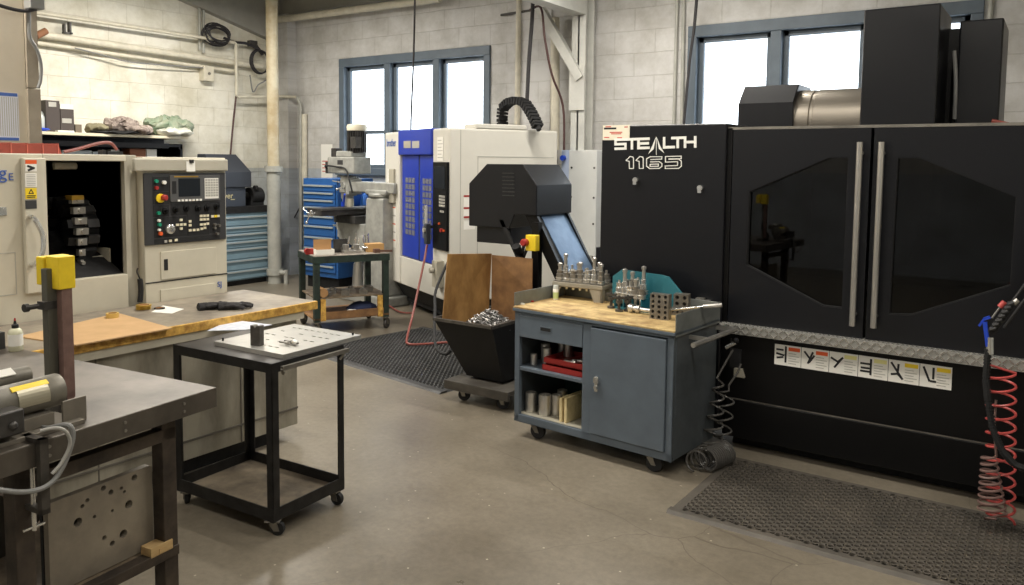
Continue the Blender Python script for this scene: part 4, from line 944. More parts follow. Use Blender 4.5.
# black panel with its controls, drawn on its own grid from the 654x585 close view
def pz(x, y): u, z = ll(140+x/6.884, 165+y/6.884, LX+.012); return u-Y0, z
c = [pz(22, 55), pz(588, 55), pz(592, 515), pz(38, 550)]
pu0, pu1 = (c[0][0]+c[3][0])/2, (c[1][0]+c[2][0])/2; pz1 = (c[0][1]+c[1][1])/2; pz0 = (c[2][1]+c[3][1])/2
pnl = MB().box(0, .012, pu0, pu1, pz0, pz1).build('control_panel', CHARC, lt_, bev=.003)
def g2(x, y): return pu0+(x-30)/(590-30)*(pu1-pu0), pz1-(y-55)/(532-55)*(pz1-pz0)   # close-view grid squared to the panel
def pb(m_, x0, x1, y0, y1, d0, d1, name, sub=pnl, bev=0):
    a, b = g2(x0, y1), g2(x1, y0); return MB().box(d0, d1, a[0], b[0], a[1], b[1]).build(name, m_, sub, bev=bev)
pb(BLKM, 85, 188, 80, 175, .012, .014, 'switch_field'); pb(BLKM, 85, 188, 180, 262, .012, .014, 'switch_field'); pb(BLKM, 85, 188, 268, 345, .012, .014, 'switch_field')
pb(BLKM, 88, 138, 350, 485, .012, .014, 'switch_field'); pb(BLKM, 145, 305, 350, 485, .012, .014, 'switch_field'); pb(BLKM, 310, 465, 340, 485, .012, .014, 'switch_field'); pb(BLKM, 470, 545, 340, 480, .012, .014, 'switch_field')
pb(BLKM, 200, 545, 262, 340, .012, .014, 'dial_field'); pb(BLKM, 88, 540, 495, 530, .012, .014, 'switch_field')
mon = pb(mat('monitor_grey', (78, 78, 78), .5), 195, 545, 70, 250, .012, .02, 'monitor_bezel', bev=.002)
pb(mat('dark_screen', (34, 38, 42)), 250, 400, 92, 215, .02, .0215, 'screen', mon); pb(GOLD, 222, 388, 75, 84, .02, .0215, 'yellow_strip', mon); pb(BLKM, 208, 235, 110, 195, .02, .0215, 'card_slot', mon)
kb = pb(PAPER, 432, 532, 92, 235, .02, .0215, 'key_block', mon)
km = MB()
for i in range(5):
    for j in range(7):
        a = g2(437+i*19, 98+j*18+14); b = g2(437+i*19+15, 98+j*18); km.box(.0215, .0235, a[0], b[0], a[1], b[1])
km.build('key_grid', LGREYT, kb)
km = MB()
for i in range(7): a = g2(243+i*25, 248); b = g2(243+i*25+16, 235); km.box(.02, .024, a[0], b[0], a[1], b[1])
km.build('soft_keys', PAPER, mon)
for pts_, m_, r, nm in [([(105,108)], GREENB, .011, 'green_button'), ([(105,152)], RED, .011, 'red_button'), ([(155,117)], PAPER, .012, 'selector_switch'), ([(115,320)], GREENB, .011, 'green_button'),
    ([(118,397)], GREENB, .011, 'green_button'), ([(124,458)], ORANGE, .012, 'orange_button'), ([(116,370)], PAPER, .009, 'white_button'), ([(116,432)], PAPER, .008, 'white_button')]:
    for p in pts_: u, z = g2(*p); MB().cyl((.014, u, z), (.03, u, z), r, n=14).build(nm, m_, pnl)
u, z = g2(130, 222); MB().cyl((.014, u, z), (.024, u, z), .028, n=20).build('stop_button_collar', YEL, pnl); u, z = g2(150, 218); MB().cyl((.02, u-.005, z), (.05, u-.005, z), .018, n=18).cyl((.05, u-.005, z), (.056, u-.005, z), .018, .013, n=18).build('stop_button', RED, pnl)
for x, y in ((230,302),(302,296),(383,300),(448,300),(162,308),(518,293)):
    u, z = g2(x, y); MB().lathe([(.021, .014), (.019, .022), (.012, .024), (.011, .04)], (0, u, z), 16, 'x').build('rotary_knob', BLK2, pnl)
u, z = g2(188, 432); MB().lathe([(.030, .014), (.030, .03), (.024, .034), (.02, .036)], (0, u, z), 24, 'x').cyl((.034, u+.012, z+.01), (.05, u+.012, z+.01), .005, n=8).build('hand_wheel', CHROME, pnl)
km = MB()
for x, y in [(265,375),(240,407),(265,407),(290,407),(265,434),(326,388),(326,415),(326,450),(353,450),(380,450),(408,445),(405,355),(428,355),(451,355),(405,380),(428,380),(451,380),(405,415),(428,415),(451,412),(430,440),(487,362),(529,362),(190,512),(228,510)]:
    a, b = g2(x-9, y+8), g2(x+9, y-8); km.box(.014, .02, a[0], b[0], a[1], b[1])
km.build('ivory_keys', KEY, pnl)
pb(YEL, 500, 520, 354, 370, .014, .02, 'yellow_key'); pb(LGREYT, 150, 168, 505, 521, .014, .02, 'grey_key')
for x, y in ((498,420),(498,445),(530,430),(515,487)): u, z = g2(x, y); MB().cyl((.014, u, z), (.034, u, z), .009, n=10).build('key_switch', DSTEEL, pnl)
# door panel slid left with handle, labels, lettering
zd0 = ll(30, 293)[1]; zd1 = ll(35, 158)[1]
dp = MB().box(.0, .035, yDl, yD0, zd0, zd1).build('sliding_door', LCREAM, lt_, bev=.006)
h1 = ll(33, 217, LX+.07); h0 = ll(36, 265, LX+.07); hy = h1[0]-Y0
MB().tube([(.035, hy, h1[1]), (.085, hy+.0, h1[1]-.01), (.10, hy+.03, (h1[1]*.65+h0[1]*.35)), (.10, hy+.03, (h1[1]*.3+h0[1]*.7)), (.085, hy, h0[1]+.01), (.035, hy, h0[1])], .013, sub=5).build('door_handle', CHROME, dp)
for (py0, py1, m_, nm) in [(160, 164, ORANGE, 'label_heading'), (164, 171.5, PAPER, 'warning_label'), (173, 187, PAPER, 'warning_label'), (188, 199, YEL, 'warning_label'), (200, 209, CHARC, 'warning_label')]:
    a = ll(25.5, py1, LX+.036); b = ll(36.5, py0, LX+.036); l_ = MB().box(.035, .0375, a[0]-Y0, b[0]-Y0, a[1], b[1]).build(nm, m_, dp)
    if m_ in (YEL, PAPER):
        w_ = b[0]-a[0]; h_ = b[1]-a[1]; uu = a[0]-Y0
        if py0 == 164: sg = [[(uu+.25*w_, a[1]+.7*h_), (uu+.7*w_, a[1]+.45*h_), (uu+.3*w_, a[1]+.2*h_)]]; tw_ = .012
        elif m_ is YEL: sg = [[(uu+.5*w_, b[1]-.12*h_), (uu+.3*w_, b[1]-.5*h_), (uu+.7*w_, b[1]-.5*h_), (uu+.5*w_, b[1]-.12*h_)], [(uu+.15*w_, b[1]-.7*h_), (uu+.85*w_, b[1]-.7*h_)], [(uu+.15*w_, b[1]-.85*h_), (uu+.8*w_, b[1]-.85*h_)]]; tw_ = .004
        else: sg = [[(uu+.12*w_, b[1]-h_*k/8), (uu+.86*w_, b[1]-h_*k/8)] for k in range(1, 8)]; tw_ = .003
        MB().strokes(sg, tw_, 'x', .0375, .001).build('print', TEXT_K if m_ is YEL or py0 == 164 else LGREYT, l_)
a = ll(7, 182.5); text('maker_lettering', 'g', .095, TEXT_B, lt_, (.003, ll(-1.5, 181)[0]-Y0, a[1]+.022), (pi/2, 0, pi/2)); text('maker_lettering', 'E', .055, TEXT_B, lt_, (.003, ll(8, 181)[0]-Y0, a[1]+.012), (pi/2, 0, pi/2))
a, b = ll(-10, 216), ll(6, 207); MB().box(0, .006, a[0]-Y0, b[0]-Y0, a[1], b[1]).build('badge', CHROME, lt_)
a, b = ll(-30, 300), ll(15.5, 252); MB().holed([(a[0]-Y0, a[1]), (b[0]-Y0, a[1]), (b[0]-Y0, b[1]), (a[0]-Y0, b[1])], [[(a[0]-Y0+.004, a[1]+.004), (b[0]-Y0-.004, a[1]+.004), (b[0]-Y0-.004, b[1]-.004), (a[0]-Y0+.004, b[1]-.004)]], 0, .002, 'x').build('hatch_seam', LGREYT, lt_)
# inside: sloping cover, turret, tailstock, lamp strip
tx = -.42
u, z = ll(70, 230, LX+tx); u -= Y0
tr = MB(); R1 = .175
tr.lathe([(R1*.9, -.0), (R1, .01), (R1, .09), (R1*.9, .1)], (0, 0, 0), 12, 'y'); 
for k in range(12):
    t = 2*pi*(k+.5)/12; c_ = Vector((cos(t)*R1*1.0, -.06, sin(t)*R1*1.0)); tr.obox(c_, .06, .10, .05, ry=-t)
tr.v = [tuple(Vector(v)+Vector((tx, u, z))) for v in tr.v]; turret = tr.build('turret', BLK2, lt_)
tr = MB()
for k in range(12):
    t = 2*pi*(k+.5)/12; tr.obox(Vector((tx+cos(t)*R1*1.02, u+.05, z+sin(t)*R1*1.02)), .03, .07, .05, ry=-t).cyl((tx+cos(t)*R1*.98, u+.05, z+sin(t)*R1*.98), (tx+cos(t)*R1*1.02, u-.06, z+sin(t)*R1*1.02), .014, n=8); tr.build('tool_block', CHARC, turret); tr = MB()
a = ll(82, 240, LX-.22); tf_ = MB()
for k in range(7): 
    q1 = ll(72+k*1.5, 200+k*10.5, LX-.2); q2 = ll(84+(k if k < 4 else 6-k)*1.6, 200+k*10.5, LX-.2); tf_.box(-.24, -.2, q1[0]-Y0, q2[0]-Y0, q1[1]-.022, q1[1]+.018); tf_.cyl((-.2, (q1[0]+q2[0])/2-Y0, q1[1]), (-.185, (q1[0]+q2[0])/2-Y0, q1[1]), .012, n=10)
tf_.build('turret_face', STEEL, lt_); MB().box(-.25, -.18, ll(70,197,LX-.2)[0]-Y0, ll(82,197,LX-.2)[0]-Y0, ll(70,200,LX-.2)[1], ll(70,195.5,LX-.2)[1]).build('bronze_cap', GOLD, turret)
s0, s1 = ll(88, 200, LX-.5), ll(126, 223, LX-.3)
MB().hexa([(-.55, s0[0]-Y0, s1[1]-.02), (-.28, s0[0]-Y0, s1[1]-.02), (-.28, yC-.0, s1[1]-.02), (-.55, yC, s1[1]-.02)], [(-.62, s0[0]-Y0, s0[1]), (-.55, s0[0]-Y0, s0[1]), (-.55, yC, s0[1]), (-.62, yC, s0[1])]).build('slide_cover', CHARC, lt_)
for px in (93, 116.5):
    a, b = ll(px-5, 207, LX-.4), ll(px+6, 200.5, LX-.45); p_ = MB().hexa([(-.395, a[0]-Y0, a[1]), (-.39, a[0]-Y0, a[1]), (-.39, b[0]-Y0, a[1]), (-.395, b[0]-Y0, a[1])], [(-.465, a[0]-Y0-.02, b[1]), (-.46, a[0]-Y0-.02, b[1]), (-.46, b[0]-Y0-.02, b[1]), (-.465, b[0]-Y0-.02, b[1])]).build('notice_sticker', PAPER, lt_)
MB().hexa([(-.9, yD0, zOp0-.02), (-.05, yD0, zOp0-.02), (-.05, yC, zOp0-.02), (-.9, yC, zOp0-.02)], [(-.9, yD0, zOp0+.35), (-.06, yD0, zOp0), (-.06, yC, zOp0), (-.9, yC, zOp0+.35)]).build('chip_tray', BLKM, lt_)
a = ll(122, 258, LX-.3); MB().box(-.36, -.2, a[0]-Y0-.04, yC-.01, a[1]-.06, a[1]+.08).cyl((-.28, a[0]-Y0-.04, a[1]+.02), (-.28, a[0]-Y0-.16, a[1]+.02), .03, .012, n=12).cyl((-.28, a[0]-Y0-.16, a[1]+.02), (-.28, a[0]-Y0-.2, a[1]+.02), .01, n=10).build('tailstock', LGREY, lt_)
a, b = ll(58, 166, LX-.2), ll(80, 164, LX-.2); MB().cyl((-.25, a[0]-Y0, a[1]), (-.25, b[0]-Y0, a[1]), .02, n=12).build('work_lamp', LGREYT, lt_)
MB().box(-1.0, -.1, yL, yR, 0, .05).build('base', BLKM, lt_)
def loose(name, mb, m_, label, cat, loc=(0,0,0), rot=0, group=None): o = mb.build(name, m_); o.location = loc; o.rotation_euler.z = R_(rot); return tag(o, label, cat, group)
# paper tag with bulldog clip on the hood
a, b = ll(186.5, 171.5, LX+.034), ll(195, 161.5, LX+.034)
tg = thing('paper_note', 'small paper note clipped above the lathe control panel', 'note', (LX+.033, a[0], a[1])); MB().box(0, .002, 0, b[0]-a[0], 0, b[1]-a[1]).build('sheet', PAPER, tg); MB().box(0, .012, (b[0]-a[0])*.35, (b[0]-a[0])*.75, b[1]-a[1]-.01, b[1]-a[1]+.012).build('clip', BLKM, tg)
# on top of the lathe: red divided tray, hose, small black box
rt = thing('red_divided_tray', 'dull red divided metal tray on top of the lathe', 'tray'); a, b = ll(0, 152, LX-.25), ll(62, 152, LX-.25)
rt.location = (LX-.45, 0, zTop); L_ = b[0]
mb = MB(); mb.prism([(a[0]-.25, 0), (b[0]+.0, 0), (b[0]-.02, .055), (a[0]-.25, .055)], 0, .2, 'x'); mb.build('tray_body', REDC, rt)
mb = MB()
for k in range(5): y = b[0]-.02-.085*k; mb.box(.19, .203, y-.004, y+.002, 0, .058).box(-.003, .203, y-.004, y+.002, .055, .062)
mb.build('tray_divider', mat('faded_red_edge', (186, 96, 80), .5), rt)
a = [ll(px, py, LX-.35) for px, py in [(64, 152), (78, 149), (92, 145), (105, 142.5), (112, 144), (117, 150)]]
loose('red_hose', MB().tube([(LX-.35, p[0], max(p[1], zTop+.012)) for p in a], .010, sub=5), REDH, 'faded red hose lying across the top of the lathe', 'hose')
a = ll(112, 152, LX-.2); loose('magnetic_base', MB().box(-.04, .04, -.02, .075, 0, .022).box(-.03, .03, -.045, -.025, 0, .03), BLKM, 'small black magnetic block on the lathe top by the hose end', 'block', (LX-.25, a[0], zTop))

# ================================================================ WOOD-TOPPED COUNTER
CZ = .865
k1 = at(315.6, 301, z=CZ); k2 = at(254.5, 291, z=CZ); k3 = at(172.5, 327.5, z=CZ)
kX1 = (k1.x+k3.x)/2; kX0 = LX+.02; kY1 = (k1.y+k2.y)/2
bse = at(300.5, 439.8, z=0)
ctr = thing('counter', 'long grey-topped counter with yellow wood edge in front of the lathe', 'counter', (kX1, kY1, 0))
kl = -2.45
MB().box(kX0-kX1, -.02, kl, 0, CZ-.006, CZ).build('laminate_top', GREYTOP, ctr)
MB().box(kX0-kX1, -.02, kl, 0, CZ-.05, CZ-.0062).box(-.0199, 0, kl, 0, CZ-.05, CZ+.0005).build('wood_core', EDGEW, ctr, bev=.003)
MB().box(kX0-kX1+.02, -.012, kl, -.1, CZ-.095, CZ-.05).build('metal_tray_edge', LCREAM, ctr)
fy = bse.y-kY1
BASEM = mat('streaked_grey_sheet', (168, 162, 146), .5, rgb2=(118, 112, 98), scale=2.6, stretch=(1, 1.5, .5))
MB().box(kX0-kX1+.02, -.045, kl, fy, .10, CZ-.075).build('base_panel', BASEM, ctr, bev=.003)
MB().box(kX0-kX1+.05, -.12, kl, fy-.1, 0, .1).build('toe_recess', BLKM, ctr)
mb = MB()
for k in range(1, 6): mb.box(-.046, -.041, fy-.42*k, fy-.42*k+.006, .1, CZ-.08)
mb.box(-.047, -.04, kl, fy, .2, .212).build('panel_seams', mat('dark_seam', (100, 95, 86), .7), ctr)
# hardboard sheet over the counter, tape, gloves, paper
q = [at(105, 336, z=CZ+.003), at(172.5, 327.5, z=CZ+.003), at(76, 346, z=CZ+.003), at(24, 340, z=CZ+.003)]
hx = [(at(px, py, z=CZ+.003).x, at(px, py, z=CZ+.003).y) for px, py in [(172, 328.5), (76, 345.5), (18, 337), (118, 313.5)]]
loose('hardboard_sheet', MB().prism([(a, b) for a, b in hx], CZ+.0005, CZ+.0065, 'z'), CARDB, 'brown hardboard sheet lying on the counter before the lathe door', 'board')
def tape(px, py, z, r, h, m_, label, cat='tape roll', n='tape_roll', group=None):
    p = at(px, py, z=z); t = thing(n, label, cat, (p.x, p.y, z), 0, group)
    MB().lathe([(r*.72, 0), (r, 0), (r, h), (r*.72, h), (r*.72, 0)], (0,0,0), 24).build('tape', m_, t); MB().lathe([(r*.68, .0005), (r*.73, .0005), (r*.73, h*.98), (r*.68, h*.98), (r*.68, .0005)], (0,0,0), 24).build('core', CARDX, t); return t
tape(112.5, 317.5, CZ+.0066, .033, .026, TAN, 'roll of tan masking tape on the brown hardboard sheet')
tape(143.5, 309, CZ, .042, .026, GOLD, 'shiny brass-coloured tape roll at the base of the lathe column, under a black hose')
tape(144, 305.6, CZ+.027, .042, .006, GOLD, 'thin gold roll stacked on the brass-coloured tape roll')
p = [at(*q_, z=CZ+.001) for q_ in [(151, 312), (163, 305.5), (184, 309), (172, 313.5)]]
loose('paper_sheet', MB().prism([(a.x, a.y) for a in p], CZ+.0003, CZ+.0013, 'z'), PAPER, 'white paper sheet lying flat on the counter beside the brass tape', 'paper')
tape(159.5, 308.8, CZ+.0014, .03, .007, RUB, 'black rubber ring lying on the white paper sheet', 'ring', 'rubber_ring')
p = [at(px, py, x=LX+.04) for px, py in [(138, 268), (137, 272), (140, 279), (141, 290), (140, 302)]]
loose('black_brush', MB().tube([p[2], p[3], p[4]], .016, n=8, sub=3).tube([p[0], p[1], p[2]], .004, n=6, sub=4), BLKM, 'black brush hanging by a wire loop at the lathe column', 'brush')
# work gloves
def glove(px, py, label, rot, fl):
    p = at(px, py, z=CZ); t = MB()
    t.ball((0, 0, .022), .052, 1.2, .95, .42, 14)
    for k, (a, l) in enumerate([(-.35, .07), (-.12, .085), (.1, .085), (.32, .07)]):
        t.tube([(.035, -.025+.017*k, .016), (.035+l*.5*cos(a), -.025+.017*k+l*.5*sin(a), .022), (.035+l*cos(a), -.025+.017*k+l*sin(a), .012)], .0105, n=8, sub=3)
    t.tube([(0, .03*fl, .015), (.03, .065*fl, .02), (.05, .075*fl, .012)], .011, n=8, sub=3); t.tube([(-.03, 0, .018), (-.08, .005, .017)], .028, n=10)
    t = rough(t, .006, 30, 2); t.v = [(x, y, max(.001, z)) for x, y, z in t.v]
    return loose('work_glove', t, mat('black_knit_glove', (36, 34, 35), .85, var=.4, scale=50), label, 'glove', (p.x, p.y, CZ), rot, 'work gloves on the counter')
glove(212, 309, 'left of two black work gloves on the grey counter top, cuff nearest the lathe', 80, 1); glove(232, 309, 'right of two black work gloves on the grey counter top', 70, -1)
# ================================================================ STEEL BENCH (bottom left)
BZ = .96; _c = at(217, 387, z=BZ); F = Frame((_c.x, _c.y, 0), 7)
sb_ = thing('steel_bench', 'heavy dark steel workbench with bolted apron at the lower left of the picture', 'workbench', tuple(F.loc), 7)
BL, BW = 1.75, 1.05      # length along local -y, depth along local -x
BL = -F.on(0, 452, z=BZ).y; BL = 0.98
MB().box(-1.38, 0, -BL, 0, BZ-.07, BZ).build('bench_top', BENCHTOP, sb_, bev=.004)
mb = MB()
for y in (-.14, -.36, -.6):
    for dz in (-.022, -.048): mb.cyl((0, y, BZ+dz), (.004, y, BZ+dz), .005, n=10)
mb.build('apron_screws', DSTEEL, sb_)
def leg(x, y, lab='leg'): return MB().box(x-.055, x, y-.055, y, 0, BZ-.07).build('leg', RUSTY, sb_, bev=.004)
lx1 = F.on(168, 500, x=-.06).y+.03
ly0 = F.on(17, 480, x=-.06).y
for y in (lx1, ly0+.04): leg(-.05, y); leg(-1.05, y)
zr = F.on(120, 447, x=-.06).z
MB().box(-.09, -.05, ly0, lx1, zr-.03, zr+.012).build('upper_rail', RUSTY, sb_, bev=.002); MB().box(-.11, -.07, ly0, lx1, zr+.03, BZ-.07).build('inner_beam', BLK2, sb_)
zl_ = F.on(165, 550, x=-.05).z
MB().box(-.09, -.045, ly0, lx1, zl_-.035, zl_).build('lower_rail', RUSTY, sb_, bev=.002); MB().box(-1.05, -.06, lx1-.06, lx1-.02, zl_-.04, zl_-.002).build('end_rail', RUSTY, sb_)
MB().box(-1.05, -.09, ly0, lx1-.03, zl_-.012, zl_-.004).build('lower_shelf', mat('dusty_shelf', (128, 114, 94), .6, rgb2=(86, 74, 60), scale=8), sb_)
def bl_put(o, p, rz=0): o.location = F.M @ Vector(p); o.rotation_euler.z = F.rot+R_(rz); return o
# big drilled steel plate leaning on the shelf
pts = [F.on(px, py, x=-.12) for px, py in [(45, 500.7), (149.5, 466.5), (151.5, 539), (48, 583)]]
y0, y1 = (pts[0].y+pts[3].y)/2, (pts[1].y+pts[2].y)/2; z0_, z1_ = zl_, (pts[0].z+pts[1].z)/2
def sp_(px, py): p = F.on(px, py, x=-.12); return (p.y-y0, p.z-zl_)
hs = []
for hx_, hy_, r in [(132, 477, .011), (126.5, 503.5, .014), (75.5, 521.5, .014), (121, 533, .014), (101, 487.5, .009), (108.5, 491.5, .009), (119, 487.5, .006), (122, 491, .006), (85, 499.5, .007), (80, 505.5, .007), (102, 537, .008), (110, 542.5, .009), (92, 516, .006), (110, 510, .005)]:
    c_ = sp_(hx_, hy_); hs.append([(c_[0]+r*cos(2*pi*k/10), c_[1]+r*sin(2*pi*k/10)) for k in range(10)])
pl_ = MB().holed([(0, 0), (y1-y0, 0), (y1-y0, z1_-z0_-.008), (y1-y0-.01, z1_-z0_), (0, z1_-z0_)], hs, -.012, .012, 'x')
o = pl_.build('drilled_plate', mat('oiled_tool_plate', (146, 137, 122), .45, .25, rgb2=(116, 108, 97), scale=4)); bl_put(o, (-.12, y0, zl_)); tag(o, 'large steel plate with scattered holes standing on the lower shelf of the steel bench', 'steel plate')
MB().box(-.03, -.018, .0, y1-y0, 0, z1_-z0_-.02).build('backing', BLKM, o)
p = F.on(140, 552, x=-.1); o = MB().box(-.05, 0, 0, .085, 0, .032).box(0, .003, .03, .05, .004, .02).build('wood_block', PINE); bl_put(o, (-.045, p.y-.0, zl_)); o.location.z = zl_-.004; tag(o, 'pale pine block on the lower rail of the steel bench beside the drilled plate', 'wood block')
# gusset plates behind
o = MB().prism([(0, 0), (.2, 0), (.3, .1), (.3, .16), (.22, .14), (.1, .26), (0, .28)], 0, .02, 'x').build('gusset_plate', IRON); bl_put(o, (-.5, -.62, zl_-.004)); tag(o, 'dark steel bracket with cut corners behind the drilled plate', 'bracket')
# belt grinder
gx = F.on(52, 405, z=BZ+.02)
gr = thing('belt_grinder', 'bench belt grinder with yellow top guard and grey motor on the steel bench', 'grinder'); bl_put(gr, (gx.x, gx.y, BZ))
def G(px, py, x=0.0):  # local y,z of the grinder plane
    p = F.on(px, py, x=gx.x+x); return p.y-gx.y, p.z-BZ
c1a, c1b = G(43.5, 285)[0], G(53.5, 285)[0]; ztop_ = G(50, 268)[1]
MB().box(-.012, .012, c1a, c1b, 0, ztop_).box(.012, .016, c1a, c1b, 0, ztop_).build('upright_channel', mat('grinder_olive_grey', (96, 94, 84), .5, .3, var=.12), gr, bev=.002)
y2a, y2b = G(60.5, 350, .03)[0], G(71, 350, .03)[0]
zb0 = G(65, 400)[1]
bt_ = MB().box(.02, .045, y2a, y2b, zb0+.02, ztop_+.02).cyl((.02, (y2a+y2b)/2, zb0+.022), (.045, (y2a+y2b)/2, zb0+.022), (y2b-y2a)/2, n=18); bt_.build('abrasive_belt', mat('brown_abrasive', (118, 92, 84), .8, var=.1, scale=40), gr)
MB().box(-.0, .019, y2a, y2b+.012, G(70, 370)[1], G(70, 345)[1]).build('platen', IRON, gr)
ya_, yb2 = G(42, 270)[0], G(75, 270)[0]; zg0, zg1 = G(60, 289)[1], G(60, 256)[1]
MB().box(-.05, -.0145, G(43, 270, -.014)[0], G(73, 270, .0)[0], G(60, 284, .0)[1], zg1).box(-.014, .05, G(58.5, 270, .05)[0], G(75.5, 270, .05)[0], G(60, 290, .05)[1], G(60, 257, .05)[1]).build('yellow_guard', YELP, gr, bev=.003)
MB().cyl((0, c1a-.02, G(45, 305)[1]), (0, c1a-.06, G(45, 305)[1]), .008, n=10).box(-.016, .02, c1a-.012, c1b+.012, G(45, 309)[1], G(45, 301)[1]).cyl((0, c1a-.05, G(45, 305)[1]), (0, c1a-.062, G(45, 305)[1]), .013, n=10).build('tension_clamp', MILLD, gr)
MB().box(.01, .06, c1a-.0, y2a-.0, 0, .085).box(-.05, .02, c1b, y2b, .0, .03).build('drive_housing', IRON, gr, bev=.004)
MOT = mat('motor_hammered_grey', (118, 114, 104), .45, .3, var=.18, scale=12)
mx_ = .11; rm = .049; zc = rm+.05; mE = G(60, 392, mx_)[0]
mo = MB().lathe([(rm*.5, mE), (rm*.98, mE-.008), (rm, mE-.05), (rm*.97, mE-.052), (rm*.97, mE-.2), (rm, mE-.202), (rm, mE-.25), (rm*.6, mE-.27)], (mx_, 0, zc), 28, 'y').build('motor', MOT, gr)
def band(t0, t1, ya, yb, m_, nm):
    b_ = MB(); n_ = 6
    for k in range(n_):
        a0, a1 = t0+(t1-t0)*k/n_, t0+(t1-t0)*(k+1)/n_
        r0, r1 = rm*.965, rm*1.03
        b_.hexa([(mx_+r0*cos(a0), ya, zc+r0*sin(a0)), (mx_+r1*cos(a0), ya, zc+r1*sin(a0)), (mx_+r1*cos(a0), yb, zc+r1*sin(a0)), (mx_+r0*cos(a0), yb, zc+r0*sin(a0))], [(mx_+r0*cos(a1), ya, zc+r0*sin(a1)), (mx_+r1*cos(a1), ya, zc+r1*sin(a1)), (mx_+r1*cos(a1), yb, zc+r1*sin(a1)), (mx_+r0*cos(a1), yb, zc+r0*sin(a1))])
    b_.build(nm, m_, mo)
band(-.3, .75, mE-.15, mE-.06, mat('aluminium_plate', (176, 170, 150), .4, .5), 'rating_plate'); band(.75, 1.1, mE-.16, mE-.055, YELP, 'yellow_label')
MB().box(mx_+.03, mx_+.10, mE-.27, mE-.165, .03, .10).cyl((mx_+.10, mE-.2, .06), (mx_+.112, mE-.2, .06), .012, n=10).build('terminal_box', MILLD, mo, bev=.006)
MB().cyl((mx_-.075, mE-.3, zc+.045), (mx_-.075, mE-.05, zc+.045), .026, n=18).build('capacitor_housing', MOT, mo)
MB().obox((mx_-.06, mE-.13, zc+.068), .03, .06, .004, ry=.5).build('pale_label', PAPER, mo)
MB().box(mx_-.06, mx_+.085, mE-.28, mE+.02, 0, .014).box(mx_-.04, mx_+.05, mE-.22, mE-.05, .014, .05).box(mx_+.05, mx_+.058, mE-.03, mE+.045, .0, .075).box(-.05, mx_-.06, mE-.12, mE+.0, .0, .014).build('motor_base', mat('scuffed_plate', (120, 114, 104), .5, .4, var=.2), gr, bev=.002)
# clamp and cable at the bench edge 
p = F.on(40, 450, x=.01); cl = thing('c_clamp', 'steel screw clamp gripping the edge of the steel bench under the grinder', 'clamp'); bl_put(cl, (.0, p.y, BZ))
MB().box(-.06, .03, -.012, .012, .001, .014).box(.01, .03, -.012, .012, -.2, .014).box(-.06, .03, -.012, .012, -.2, -.185).build('frame', IRON, cl); MB().cyl((-.03, 0, -.26), (-.03, 0, -.058), .007, n=10).cyl((-.03, 0, -.058), (-.03, 0, -.062), .014, n=12).build('screw', CHROME, cl); MB().cyl((-.03, -.03, -.25), (-.03, .03, -.25), .004, n=8).build('tommy_bar', CHROME, cl)
pts = [(60, 424, .0), (68, 425, .04), (73, 436, .05), (68, 455, .05), (58, 475, .05), (45, 487, .05), (25, 492, .05), (0, 490, .05), (-25, 484, .03)]
pts = [F.M @ F.on(px, py, x=x) for px, py, x in pts]; pts.insert(0, F.M @ Vector((-.08, F.on(48, 424, x=-.05).y, BZ+.012)))
pts[1] = F.M @ Vector((-.03, F.on(56, 424, x=0).y, BZ+.02)); 
loose('grey_power_cable', MB().tube(pts, .007, sub=6), GCABLE, 'grey power cable looping over the steel bench edge below the grinder', 'cable')
pts2 = [F.M @ F.on(px, py, x=x) for px, py, x in [(40, 431, .03), (56, 428, .05), (66, 432, .06), (70, 444, .06), (62, 462, .06), (52, 474, .06)]]; loose('thin_grey_cable', MB().tube(pts2, .005, sub=6), mat('pale_cable', (160, 158, 152), .5), 'thinner pale cable looping beside the grey power cable', 'cable')
# bottle, box
p = F.on(16, 350.5, z=BZ); bo = thing('dropper_bottle', 'clear squeeze bottle with black spout and red tip on the steel bench', 'bottle'); bl_put(bo, (p.x, p.y, BZ))
MB().lathe([(.024, 0), (.027, .005), (.027, .075), (.022, .088), (.012, .094)], (0,0,0), 20).build('body', LIQ, bo); MB().lathe([(.0272, .022), (.0272, .07)], (0,0,0), 20).build('label_band', PAPER, bo)
MB().lathe([(.013, .094), (.013, .107), (.006, .112), (.004, .125)], (0,0,0), 14).build('spout', BLKM, bo); MB().lathe([(.0045, .124), (.003, .135)], (0,0,0), 10).build('red_tip', RED, bo)
p = F.on(-2, 350, z=BZ); bl_put(loose('dark_box', MB().box(-.05, .0, -.06, .03, 0, .07), CHARC, 'small dark box at the left picture edge beside the squeeze bottle', 'box'), (p.x, p.y, BZ))

# ================================================================ BLACK WHEELED CART
K = Frame((-3.62, 2.275, 0), 3.5); kW, kD, kZ = .70, .47, .825
kc = thing('steel_cart', 'black angle-iron cart with lower tray and small casters in the middle foreground', 'cart', tuple(K.loc), 3.5)
for x, y in ((0, 0), (kW, 0), (0, kD), (kW, kD)):
    sx_, sy_ = (1 if x == 0 else -1), (1 if y == 0 else -1)
    MB().box(x, x+sx_*.04, y, y+sy_*.005, .075, kZ-.004).box(x, x+sx_*.005, y, y+sy_*.04, .075, kZ-.004).build('leg', CARTB, kc)
    caster(kc, x+sx_*.035, y+sy_*.035, .078, .034, {(0,0): 2.6, (1,0): .5, (0,1): 1, (1,1): .1}[(int(x > 0), int(y > 0))], t=.024)
for nm, zz, hh in (('top_frame', kZ-.045, .045), ('tray_frame', .08, .06)):
    MB().box(0, kW, -.001, .005, zz, zz+hh).box(0, kW, kD-.005, kD+.001, zz, zz+hh).box(-.001, .005, 0, kD, zz, zz+hh).box(kW-.005, kW+.001, 0, kD, zz, zz+hh).build(nm, CARTB, kc)
